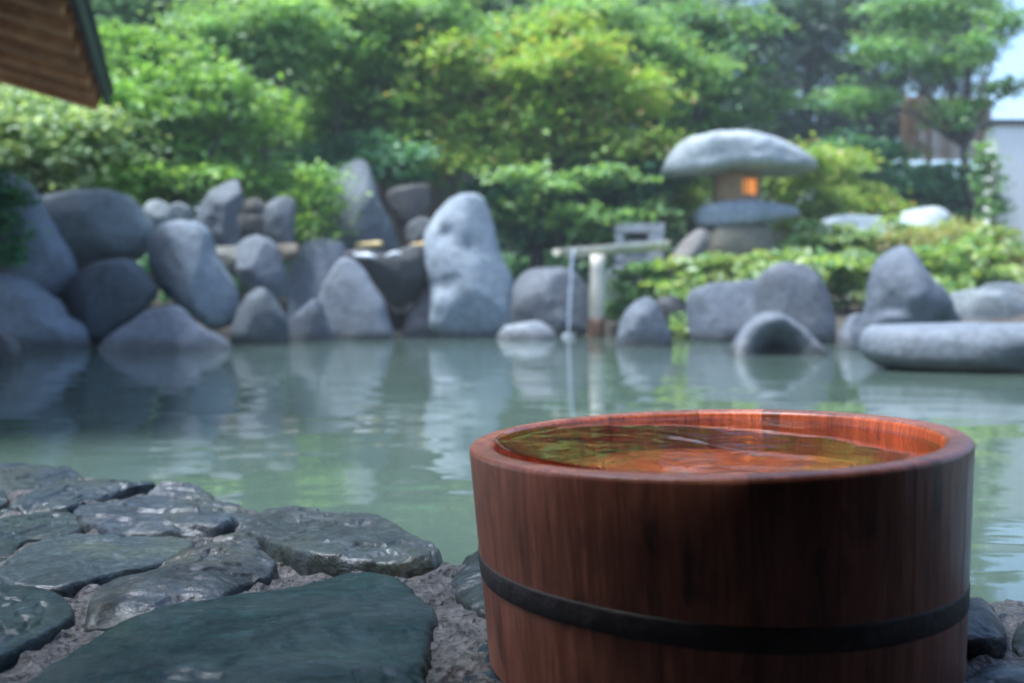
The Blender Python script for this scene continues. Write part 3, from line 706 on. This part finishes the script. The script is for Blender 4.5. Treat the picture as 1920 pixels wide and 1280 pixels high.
# stone support block with a slot, standing behind the gutter
blk = empty('support_block', at(1200, 495, 7.05)); tag(blk, 'pale square cut stone block with a slot behind the wooden spout', 'stone block')
bx0, bx1, by0, by1 = 1154, 1246, 418, 492
def bl(name, x0, x1, y0, y1, dy=0.0, dd=0.16, mat=M_LSTONE):
    p, q = at(x0, y1, 7.05), at(x1, y0, 7.05); c = (p + q) / 2 + Vector((0, 0.16 + dy, 0))
    o = mesh_ob(name, *box(c, ((q.x - p.x) / 2, 0, 0), (0, dd, 0), (0, 0, (q.z - p.z) / 2)), mat, None, False)
    o.parent = blk; o.matrix_parent_inverse = Matrix.Translation(blk.location).inverted()
bl('top', bx0, bx1, by0, 436); bl('upright', 1216, bx1 - 1, 436.3, by1); bl('upright', bx0 + 1, 1170, 436.3, by1)
bl('shelf', 1170.2, 1215.8, 447, by1, 0.04, 0.13)

# ------------------------------------------------------------------ shelter at the left, unseen shading roof over the camera
hut = empty('bathhouse', (-3.2, 1.0, -0.06))
tag(hut, 'low pitched bathhouse roof with brown boarded underside and dark fascia', 'building')
def hp(name, vf, mat, smooth=False):
    o = mesh_ob(name, vf[0], vf[1], mat, None, smooth); o.parent = hut; o.matrix_parent_inverse = Matrix.Translation(hut.location).inverted(); return o
M_BOARD = m_wood('soffit_board', (0.26, 0.08, 0.02), (0.6, 0.25, 0.075), (1, 1, 1), 0.6)
M_RAFTER = m_wood('rafter', (0.32, 0.12, 0.04), (0.7, 0.36, 0.14), (1, 1, 1), 0.7)
M_FASCIA = m_plain('fascia_metal', (0.035, 0.04, 0.045), 0.5, 0.2, 10)
M_DARKWOOD = m_wood('dark_wall_board', (0.03, 0.022, 0.016), (0.09, 0.065, 0.045), (1, 1, 0.2), 0.7)
RC = at(197, 190, 5.4)                                   # far lower corner of the roof
ev = Vector((0.325, -0.946, 0))                          # along the eave, towards the house
dn_ = Vector((-0.946, -0.325, 0)); slope = 0.25          # up the slope, away from the pool
upd = (dn_ + Vector((0, 0, slope))).normalized(); nr = ev.cross(upd).normalized()
if nr.z < 0: nr = -nr
LEN, RUN = 4.1, 2.6
bw = 0.145; nb = int(LEN / bw)
for i in range(nb):
    c = RC + ev * (bw * (i + 0.5)) + upd * RUN / 2 + nr * (0.02 + 0.012 * (i % 2))
    hp('soffit_board', box(c, upd * RUN / 2, ev * (bw * 0.5 + 0.01), nr * 0.009), M_BOARD)
for i in range(14):
    c = RC + ev * (0.06 + 0.305 * i) + upd * (RUN / 2 + 0.02) - nr * 0.022
    hp('rafter', box(c, upd * RUN / 2, ev * 0.042, nr * 0.045), M_RAFTER)
hp('fascia', box(RC + ev * LEN / 2 - upd * 0.012 + nr * 0.01, ev * (LEN / 2 + 0.03), upd * 0.012, nr * 0.03), M_FASCIA)
hp('roof_covering', box(RC + ev * LEN / 2 + upd * RUN / 2 + nr * 0.06, ev * (LEN / 2 + 0.04), upd * (RUN / 2 + 0.03), nr * 0.014), M_FASCIA)
for k in (0.4, 3.2):
    p = RC + ev * k + upd * 1.9
    hp('post', tube([Vector((p.x, p.y, -0.6)), Vector((p.x, p.y, p.z * 0.5)), Vector((p.x, p.y, p.z))], [0.06] * 3, 10), M_DARKWOOD, True)
# unseen house walls and roof, added around the camera to shade bucket and paving
hp('wall', box((0.0, -1.6, 1.3), (4.5, 0, 0), (0, 0.08, 0), (0, 0, 1.4)), M_DARKWOOD)
hp('shade_roof', box((0.2, -0.62, 2.3), (4.9, 0, 0), (0, 1.1, -0.13), (0, 0.02, 0.05)), M_BOARD)
hp('shade_wall', box((2.2, -0.5, 1.0), (0.06, 0, 0), (0, 1.05, 0), (0, 0, 1.15)), M_DARKWOOD)
hp('shade_wall', box((-2.1, -0.5, 1.0), (0.06, 0, 0), (0, 1.05, 0), (0, 0, 1.15)), M_DARKWOOD)

# ------------------------------------------------------------------ right hand wall, fences
M_PLASTER = m_plain('pale_plaster', (0.78, 0.76, 0.72), 0.85, 0.06, 3)
pw = empty('plaster_wall', at(1930, 500, 7.6)); tag(pw, 'pale plastered garden wall with dark coping at the right edge', 'wall')
def chamf(name, x0, x1, y0, y1, Y, dd, mat, par):
    p, q = at(x0, y1, Y), at(x1, y0, Y); c = (p + q) / 2 + Vector((0, dd, 0))
    o = mesh_ob(name, *box(c, ((q.x - p.x) / 2, 0, 0), (0, dd, 0), (0, 0, (q.z - p.z) / 2)), mat, None, False)
    o.parent = par; o.matrix_parent_inverse = Matrix.Translation(par.location).inverted(); return o
chamf('panel', 1861, 2400, 232, 600, 7.6, 0.09, M_PLASTER, pw)
chamf('coping', 1857, 2404, 223, 231.5, 7.57, 0.13, M_FASCIA, pw)
bf = empty('bamboo_screen', at(1775, 560, 10.5)); tag(bf, 'brown bamboo screen of horizontal canes under the dark trees', 'fence')
M_CANE = m_plain('old_cane', (0.16, 0.095, 0.04), 0.7, 0.3, 6)
for i in range(17):
    y = 188 + 6.9 * i
    x0 = 1690 + 0.05 * i
    V, Fc = tube([at(x0 + t * 168, y - 2 * t, 10.5) for t in np.linspace(0, 1, 9)], [size(3.2 * (1.1 if k % 3 == 1 else 1), 10.5) for k in range(9)], 8)
    o = mesh_ob('cane', V, Fc, M_CANE); o.parent = bf; o.matrix_parent_inverse = Matrix.Translation(bf.location).inverted()
for x in (1700, 1742, 1846):
    V, Fc = tube([at(x, 600, 10.58), at(x, 400, 10.58), at(x, 182, 10.58)], [size(5, 10.5)] * 3, 8)
    o = mesh_ob('post', V, Fc, M_DARKWOOD); o.parent = bf; o.matrix_parent_inverse = Matrix.Translation(bf.location).inverted()
wf = empty('board_fence', at(600, 480, 9.4)); tag(wf, 'dark wooden board fence glimpsed between the left trees', 'fence')
for i in range(14):
    x = 480 + 27 * i
    chamf('board', x, x + 25, 190 + (i % 3), 520, 9.4, 0.012, M_DARKWOOD, wf)
chamf('rail', 478, 860, 240, 252, 9.33, 0.03, M_DARKWOOD, wf)

# ------------------------------------------------------------------ foliage
DENS = 2.2
def leaves(clumps, leaf, density, seed, up=0.75, spray=0.16, shell=0.5, aspect=0.55, fixed=None):
    """leaf-sized folded faces gathered in sprays through ellipsoidal clumps; clumps are (centre, rx, ry, rz)"""
    rg = np.random.default_rng(seed); Vs = []; cnt = 0
    for (c, rx, ry, rz) in clumps:
        area = (rx * ry + rx * rz + ry * rz) / 3 * 4 * math.pi
        n = int(density * DENS * area / (leaf * leaf * aspect)); n = max(n, 30)
        per = 14; k = max(n // per, 3)
        d = rg.normal(size=(k, 3)); d /= np.linalg.norm(d, axis=1, keepdims=True)
        d[:, 2] = np.where(rg.random(k) < 0.35, np.abs(d[:, 2]), d[:, 2])
        rad = rg.random(k) ** shell
        lump = 1 + 0.28 * fbm(d * 1.9 + seed * 3.1 + c[0], 2, seed)
        sc = np.array(c) + d * (rad * lump)[:, None] * np.array([rx, ry, rz])
        sr = spray * rg.uniform(0.6, 1.3, k)
        droop = rg.uniform(-0.1, 0.5, k)
        off = rg.normal(size=(k, per, 3)) * 0.55
        off[:, :, 2] *= 0.22
        r2 = np.linalg.norm(off[:, :, :2], axis=2)
        off[:, :, 2] -= droop[:, None] * r2 * 0.6
        pos = (sc[:, None, :] + off * sr[:, None, None]).reshape(-1, 3)
        m = len(pos)
        nrm = rg.normal(size=(m, 3)) * (1 - up) * 1.5 + np.array([0, -0.15, up]) + np.repeat(d, per, 0) * 0.35
        nrm /= np.linalg.norm(nrm, axis=1, keepdims=True)
        t = np.cross(nrm, rg.normal(size=(m, 3))); t /= np.linalg.norm(t, axis=1, keepdims=True) + 1e-9
        b = np.cross(nrm, t); l = leaf * rg.uniform(0.6, 1.25, m)[:, None]
        base = pos - t * l * 0.5; tip = pos + t * l * 0.5 - nrm * l * 0.12
        lf = pos + b * l * aspect * 0.5 + nrm * l * 0.10; rt = pos - b * l * aspect * 0.5 + nrm * l * 0.10
        Vs.append(np.stack([base, lf, tip, rt], 1).reshape(-1, 3)); cnt += m
    V = np.vstack(Vs); i = np.arange(cnt) * 4
    Fc = np.vstack([np.stack([i, i + 1, i + 2], 1), np.stack([i, i + 2, i + 3], 1)])
    return V, Fc
def cl(lst, Y, dy=0.0, seed=0):
    rg = random.Random(seed); out = []
    for (x, y, rx, rz) in lst:
        YY = Y + rg.uniform(-dy, dy); c = at(x, y, YY)
        out.append((c[:], size(rx, YY) * 1.08, size((rx + rz) * 0.5, YY) * 0.9, size(rz, YY) * 1.12))
    for (c, rx, ry, rz) in list(out):               # ragged outlying boughs
        for _ in range(4):
            a, e = rg.uniform(0, 6.283), rg.uniform(-0.6, 1.0); k = rg.uniform(0.22, 0.42); q = rg.uniform(0.85, 1.15)
            out.append(((c[0] + rx * q * math.cos(a) * math.cos(e), c[1] + ry * 0.7 * math.sin(a) * math.cos(e), c[2] + rz * q * math.sin(e)), rx * k * 1.3, ry * k, rz * k * 0.8))
    return out
def limbs(base, clumps, r0, seed, lean=(0, 0)):
    rg = random.Random(seed); parts = []
    top = max(c[0][2] for c in clumps); cx = sum(c[0][0] for c in clumps) / len(clumps); cy = sum(c[0][1] for c in clumps) / len(clumps)
    fork = Vector((base.x * 0.6 + cx * 0.4, base.y * 0.6 + cy * 0.4, base.z + (top - base.z) * 0.42))
    ps, rs = [], []
    for i in range(7):
        t = i / 6; p = base.lerp(fork, t); p += Vector((rg.uniform(-1, 1), rg.uniform(-1, 1), 0)) * 0.04 * (0 < i < 6)
        ps.append(p); rs.append(r0 * (1.25 - 0.55 * t) * (1.3 if i == 0 else 1))
    parts.append(tube(ps, rs, 9, seed, 0.08))
    for c in clumps:
        e = Vector(c[0]); mid = fork.lerp(e, 0.5) + Vector((rg.uniform(-.1, .1), rg.uniform(-.1, .1), rg.uniform(0, .15)))
        parts.append(tube([fork, fork.lerp(mid, .5), mid, mid.lerp(e, .5), e], [r0 * .6, r0 * .5, r0 * .36, r0 * .24, r0 * .1], 7, seed, 0.08))
    return joinvf(parts)
TREES = []
def tree(name, label, cat, lst, Y, mat, leaf, density, seed, trunk_px, r0=0.05, group=None, dy=0.3, **kw):
    c = cl(lst, Y, dy, seed)
    bx = at(trunk_px, 577, Y); base = Vector((bx.x, Y, float(ground_z(bx.x, Y)[0]) - 0.05))
    root = empty(name, base); tag(root, label, cat, group)
    V, Fc = limbs(base, c[:len(lst)], r0, seed)
    o = mesh_ob('trunk' if cat == 'tree' else 'stem', V, Fc, M_BARK); o.parent = root; o.matrix_parent_inverse = Matrix.Translation(base).inverted()
    V, Fc = leaves(c, leaf, density, seed, **kw)
    o = mesh_ob('crown' if cat == 'tree' else 'foliage', V, Fc, mat, None, False); o.parent = root; o.matrix_parent_inverse = Matrix.Translation(base).inverted()
    return root

ML_PALE = m_leaf('leaf_variegated', [(0.09, 0.15, 0.06), (0.16, 0.22, 0.11), (0.24, 0.29, 0.18), (0.13, 0.2, 0.07), (0.3, 0.34, 0.2)])
ML_BRIGHT = m_leaf('leaf_bright', [(0.075, 0.15, 0.03), (0.12, 0.21, 0.04), (0.09, 0.18, 0.045), (0.17, 0.25, 0.055)])
ML_MID = m_leaf('leaf_mid', [(0.05, 0.115, 0.04), (0.08, 0.155, 0.045), (0.06, 0.13, 0.055), (0.12, 0.19, 0.055)])
ML_YEL = m_leaf('leaf_yellow_maple', [(0.16, 0.23, 0.03), (0.11, 0.2, 0.03), (0.21, 0.25, 0.035), (0.1, 0.19, 0.035), (0.15, 0.22, 0.03), (0.13, 0.21, 0.04), (0.2, 0.15, 0.05)])
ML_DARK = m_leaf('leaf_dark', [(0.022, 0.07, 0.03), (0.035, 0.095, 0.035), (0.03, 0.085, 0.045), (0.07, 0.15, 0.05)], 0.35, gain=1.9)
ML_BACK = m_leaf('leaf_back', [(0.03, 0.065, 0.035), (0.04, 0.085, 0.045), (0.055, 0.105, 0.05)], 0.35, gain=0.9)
ML_COVER = m_leaf('leaf_groundcover', [(0.09, 0.17, 0.045), (0.13, 0.2, 0.06), (0.2, 0.24, 0.06), (0.07, 0.14, 0.04), (0.24, 0.28, 0.15)], gain=1.45)
ML_OLIVE = m_leaf('leaf_azalea', [(0.12, 0.14, 0.03), (0.16, 0.17, 0.035), (0.09, 0.13, 0.03), (0.18, 0.13, 0.04)])
ML_SOFT = m_leaf('leaf_soft', [(0.085, 0.16, 0.05), (0.12, 0.2, 0.06), (0.1, 0.18, 0.07), (0.15, 0.22, 0.07)])
BACKG, FRONTG = 'trees behind the pool', 'shrubs on the bank'
tree('pale_shrub', 'pale variegated shrub under the roof corner at the left', 'shrub', [(70, 250, 100, 60), (130, 300, 95, 55), (20, 335, 70, 50), (160, 235, 60, 40), (-60, 280, 90, 90), (60, 200, 90, 40)], 6.3, ML_PALE, 0.055, 1.5, 11, 80, 0.025, FRONTG)
tree('green_maple', 'bright green layered tree overhanging the left boulders', 'tree', [(330, 190, 110, 60), (295, 290, 100, 55), (420, 265, 85, 55), (380, 340, 80, 35), (260, 335, 60, 35), (440, 185, 65, 50), (240, 205, 60, 55), (300, 115, 100, 45), (345, 370, 50, 25)], 6.7, ML_BRIGHT, 0.065, 1.3, 12, 340, 0.05, BACKG)
tree('broadleaf_tree', 'tall mid green tree rising above the bright one at upper left', 'tree', [(230, 40, 110, 60), (400, 50, 120, 65), (330, 0, 140, 50), (475, 110, 70, 55), (150, 60, 60, 60), (500, 20, 70, 50), (20, 190, 120, 60), (60, 60, 120, 80)], 9.0, ML_MID, 0.08, 1.3, 13, 515, 0.09, BACKG)
tree('light_green_tree', 'light green spreading tree left of the yellow maple', 'tree', [(600, 90, 95, 65), (700, 165, 100, 60), (625, 225, 95, 45), (745, 100, 75, 50), (680, 30, 100, 50), (760, 215, 60, 45)], 8.0, ML_BRIGHT, 0.07, 1.25, 14, 600, 0.06, BACKG)
tree('dark_shrub', 'dark leafy shrub in the hollow behind the tall standing stone', 'shrub', [(650, 285, 70, 35), (720, 300, 60, 40), (570, 310, 40, 40), (760, 330, 40, 30), (500, 330, 40, 45)], 7.6, ML_DARK, 0.06, 1.1, 15, 690, 0.03, FRONTG)
tree('young_shoots', 'fresh green shoots beside the tall standing stone', 'shrub', [(585, 385, 28, 45), (575, 430, 28, 25), (600, 345, 25, 30)], 6.55, ML_BRIGHT, 0.055, 0.9, 16, 580, 0.012, FRONTG, dy=0.1)
tree('dark_conifer', 'dark green conifer at top centre behind the maple', 'tree', [(860, 50, 110, 90), (800, 120, 80, 70), (930, 20, 90, 70), (870, 0, 120, 60), (960, 90, 80, 60)], 11.5, ML_MID, 0.08, 1.2, 17, 880, 0.1, BACKG)
tree('yellow_maple', 'yellow green maple with reddish tips spreading across the centre', 'tree', [(850, 112, 65, 32), (860, 180, 95, 40), (985, 160, 100, 45), (1080, 125, 95, 50), (1150, 185, 85, 40), (900, 245, 100, 38), (1020, 245, 110, 42), (1120, 270, 95, 35), (850, 295, 55, 30), (1185, 285, 70, 32), (1050, 195, 120, 50), (960, 300, 80, 28), (1060, 60, 70, 40)], 7.7, ML_YEL, 0.062, 1.2, 18, 1010, 0.05, BACKG, spray=0.2)
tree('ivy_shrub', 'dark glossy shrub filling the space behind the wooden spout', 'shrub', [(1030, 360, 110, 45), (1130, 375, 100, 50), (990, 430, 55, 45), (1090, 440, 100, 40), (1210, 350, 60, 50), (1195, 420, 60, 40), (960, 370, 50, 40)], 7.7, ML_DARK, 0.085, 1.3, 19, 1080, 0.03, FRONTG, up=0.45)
tree('airy_tree', 'airy green tree with a bare crooked branch above the lantern', 'tree', [(1275, 185, 85, 40), (1345, 150, 75, 35), (1250, 65, 110, 50), (1385, 215, 55, 28), (1150, 60, 90, 50), (1300, 240, 60, 35), (1460, 188, 28, 20), (1210, 130, 80, 40), (1350, 60, 80, 45), (1240, 300, 50, 35)], 8.6, ML_MID, 0.07, 1.1, 20, 1290, 0.055, BACKG)
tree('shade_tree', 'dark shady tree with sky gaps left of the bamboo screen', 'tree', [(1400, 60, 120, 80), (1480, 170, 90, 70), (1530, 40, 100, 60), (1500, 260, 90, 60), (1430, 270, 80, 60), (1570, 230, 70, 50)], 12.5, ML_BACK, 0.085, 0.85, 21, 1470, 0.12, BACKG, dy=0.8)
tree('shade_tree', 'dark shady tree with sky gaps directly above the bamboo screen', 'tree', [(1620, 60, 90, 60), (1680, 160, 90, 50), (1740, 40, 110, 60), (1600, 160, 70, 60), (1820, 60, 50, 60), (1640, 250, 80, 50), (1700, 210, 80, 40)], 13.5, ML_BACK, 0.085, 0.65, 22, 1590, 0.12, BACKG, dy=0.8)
tree('side_tree', 'green tree with flat leafy boughs beside the plaster wall', 'tree', [(1765, 120, 75, 28), (1720, 28, 90, 32), (1810, 10, 60, 30), (1815, 95, 40, 25), (1600, 190, 60, 26), (1800, 215, 45, 32), (1895, 165, 35, 16), (1890, 40, 35, 30), (1665, 95, 50, 25)], 9.2, ML_MID, 0.065, 1.1, 23, 1830, 0.05, BACKG)
tree('lime_shrub', 'lime green shrub right of the stone lantern', 'shrub', [(1560, 320, 60, 35), (1610, 370, 60, 35), (1490, 355, 55, 45), (1500, 410, 50, 35), (1560, 385, 60, 35)], 8.4, ML_YEL, 0.055, 1.2, 24, 1550, 0.02, FRONTG)
tree('azalea_bush', 'olive brown azalea bush near the plaster wall', 'shrub', [(1780, 455, 90, 35), (1850, 490, 70, 28), (1710, 455, 50, 28), (1900, 500, 60, 30)], 7.0, ML_OLIVE, 0.04, 1.5, 25, 1790, 0.02, FRONTG, dy=0.15)
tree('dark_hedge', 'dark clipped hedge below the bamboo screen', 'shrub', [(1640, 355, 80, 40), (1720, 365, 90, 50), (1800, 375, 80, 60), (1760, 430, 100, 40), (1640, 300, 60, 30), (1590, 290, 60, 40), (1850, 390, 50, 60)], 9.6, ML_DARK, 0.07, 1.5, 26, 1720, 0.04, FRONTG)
tree('wall_creeper', 'leafy creeper growing up the edge of the plaster wall', 'shrub', [(1858, 350, 14, 40), (1850, 300, 16, 25), (1862, 400, 12, 30)], 7.45, ML_MID, 0.05, 0.9, 27, 1855, 0.012, FRONTG, dy=0.02, spray=0.08)
tree('ivy_plant', 'dark ivy hanging over the slanting boulder at the left edge', 'plant', [(-5, 420, 28, 60), (-5, 480, 28, 40), (8, 380, 20, 30), (-10, 340, 30, 30)], 4.72, ML_DARK, 0.05, 0.9, 28, -20, 0.012, FRONTG, dy=0.03, spray=0.09)
tree('small_fern', 'small leafy plant hanging beside the wooden spout post', 'plant', [(1180, 545, 30, 30), (1200, 510, 30, 20), (1165, 580, 18, 22)], 6.55, ML_MID, 0.05, 0.9, 29, 1185, 0.01, FRONTG, dy=0.05, spray=0.09)

tree('pale_maple', 'soft pale green tree filling the gap left of the dark fence', 'tree', [(480, 60, 90, 60), (450, 130, 70, 50), (540, 60, 80, 60), (420, 20, 90, 50)], 7.4, ML_SOFT, 0.065, 1.2, 51, 500, 0.045, BACKG)
tree('pale_maple', 'soft pale green tree between the light tree and the yellow maple', 'tree', [(760, 60, 90, 60), (810, 30, 70, 40), (780, 150, 70, 50), (780, 250, 60, 40), (730, 250, 60, 35), (810, 320, 45, 25)], 7.9, ML_SOFT, 0.065, 1.2, 52, 790, 0.04, BACKG)
tree('pale_maple', 'soft pale green tree right of the yellow maple, above the spout', 'tree', [(1190, 110, 90, 50), (1230, 200, 75, 45), (1000, 80, 90, 50), (1120, 40, 100, 50), (1240, 270, 55, 40), (1290, 130, 70, 40)], 8.1, ML_SOFT, 0.065, 1.2, 53, 1180, 0.04, BACKG)
tree('lantern_shrub', 'yellow green shrub behind the lantern fire box', 'shrub', [(1300, 350, 55, 35), (1270, 390, 45, 35), (1460, 340, 50, 35), (1240, 330, 45, 35), (1450, 300, 40, 25), (1530, 300, 45, 30)], 8.0, ML_YEL, 0.055, 1.2, 54, 1300, 0.02, FRONTG)
tree('rock_fern', 'light green plant spilling over the stones left of centre', 'shrub', [(420, 330, 40, 25), (560, 350, 45, 35), (470, 350, 35, 20), (530, 400, 22, 28)], 6.75, ML_BRIGHT, 0.05, 1.1, 55, 480, 0.012, FRONTG, dy=0.1)
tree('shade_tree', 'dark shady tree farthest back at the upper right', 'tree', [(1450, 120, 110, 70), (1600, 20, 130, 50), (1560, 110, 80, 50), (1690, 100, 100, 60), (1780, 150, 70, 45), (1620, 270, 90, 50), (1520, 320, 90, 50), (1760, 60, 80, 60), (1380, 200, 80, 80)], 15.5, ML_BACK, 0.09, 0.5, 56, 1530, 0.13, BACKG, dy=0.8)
tree('vine_plant', 'loose light green vines trailing over the dark shrub behind the spout', 'plant', [(1000, 335, 60, 22), (1090, 345, 60, 24), (1150, 400, 45, 26), (1060, 410, 45, 24), (980, 400, 30, 30), (1140, 330, 40, 20), (1230, 395, 30, 30), (1120, 455, 40, 20)], 7.25, ML_SOFT, 0.08, 0.28, 57, 1070, 0.012, FRONTG, dy=0.15, spray=0.13)
# ground cover: leaves over the right bank, and a thin layer along the whole bank
pts = []
rg = np.random.default_rng(5)
def cover(name, poly, n, leaf, mat, seed, hmax=0.16):
    rg = np.random.default_rng(seed); c = []
    for k in range(n):
        px, py, Y = poly(rg)
        p = at(px, py, Y); g = float(ground_z(p.x, p.y)[0])
        c.append(((p.x, p.y, max(g, 0.02) + rg.uniform(0.02, hmax)), 0.16, 0.16, 0.08))
    V, Fc = leaves(c, leaf, 0.75, seed, up=0.6, spray=0.1)
    o = mesh_ob(name, V, Fc, mat, None, False); o['kind'] = 'stuff'; return o
o = cover('ground_cover', lambda r: (r.uniform(1250, 1900), 577, r.uniform(5.9, 8.2)), 120, 0.085, ML_COVER, 31, 0.3)
o['label'] = 'bright leafy ground cover on the right bank'; o['category'] = 'ground cover'
o = cover('bank_plants', lambda r: (r.uniform(-200, 1250), 577, r.uniform(7.0, 9.5)), 170, 0.06, ML_DARK, 32, 0.2)
o['label'] = 'low dark plants covering the bank under the trees'; o['category'] = 'ground cover'
tree('leafy_bush', 'lime leaved bush between the domed and the pointed boulders', 'shrub', [(1575, 530, 45, 30), (1600, 565, 35, 25), (1540, 505, 40, 22), (1590, 500, 45, 22)], 6.1, ML_COVER, 0.085, 0.75, 33, 1580, 0.012, FRONTG, dy=0.1, spray=0.1)
tree('leafy_bush', 'row of pale green leaves above the long low boulder', 'shrub', [(1300, 515, 50, 22), (1360, 505, 55, 22), (1410, 500, 45, 20), (1340, 490, 40, 18), (1440, 480, 50, 20), (1255, 535, 26, 30), (1235, 560, 20, 26)], 6.6, ML_COVER, 0.085, 0.75, 34, 1370, 0.012, FRONTG, dy=0.1, spray=0.1)
tree('leafy_bush', 'leafy plants in front of the long whitish stone', 'shrub', [(1600, 460, 70, 25), (1680, 440, 30, 30), (1540, 450, 50, 28), (1650, 480, 60, 25)], 7.2, ML_COVER, 0.08, 0.8, 35, 1600, 0.012, FRONTG, dy=0.1, spray=0.1)
tree('leafy_bush', 'green leaves behind the pointed boulder at the right', 'shrub', [(1790, 530, 50, 25), (1840, 520, 50, 25), (1760, 500, 45, 25), (1900, 530, 45, 25), (1720, 490, 40, 20)], 6.3, ML_COVER, 0.08, 0.8, 36, 1800, 0.012, FRONTG, dy=0.1, spray=0.1)

# the wood farther up the slope: reads as one mass
c = []
rg = np.random.default_rng(41)
for k in range(210):
    Y = rg.uniform(15, 20); px = rg.uniform(-500, 1330); zt = rg.uniform(0.8, 8.5)
    p = at(px, 577, Y); c.append(((p.x, Y, zt), 1.1, 0.9, 0.85))
for k in range(60):
    Y = rg.uniform(14.5, 18); p = at(rg.uniform(1250, 1990), 577, Y); c.append(((p.x, Y, rg.uniform(0.4, 1.4)), 0.8, 0.7, 0.5))
V, Fc = leaves(c, 0.17, 0.75, 42, spray=0.35)
o = mesh_ob('far_woodland', V, Fc, ML_MID, None, False); o['kind'] = 'stuff'; o['label'] = 'dense green wood filling the slope behind the garden'; o['category'] = 'woodland'

# ------------------------------------------------------------------ steam and haze over the garden
hz = mesh_ob('haze', [(x, y, z) for x in (-46, 46) for y in (-16, 71) for z in (-1.8, 10.5)], [(0,1,3,2),(4,6,7,5),(0,4,5,1),(2,3,7,6),(0,2,6,4),(1,5,7,3)], None, None, False)
mh = bpy.data.materials.new('haze'); mh.use_nodes = True; nt = mh.node_tree
nt.nodes.remove(nt.nodes['Principled BSDF']); pv = nt.nodes.new('ShaderNodeVolumePrincipled')
pv.inputs['Color'].default_value = (0.85, 0.92, 1.0, 1); pv.inputs['Density'].default_value = 0.0045
nt.links.new(pv.outputs[0], nt.nodes['Material Output'].inputs['Volume'])
hz.data.materials.append(mh); hz['kind'] = 'stuff'; hz['label'] = 'thin pale bluish steam and haze over the garden'; hz['category'] = 'haze'
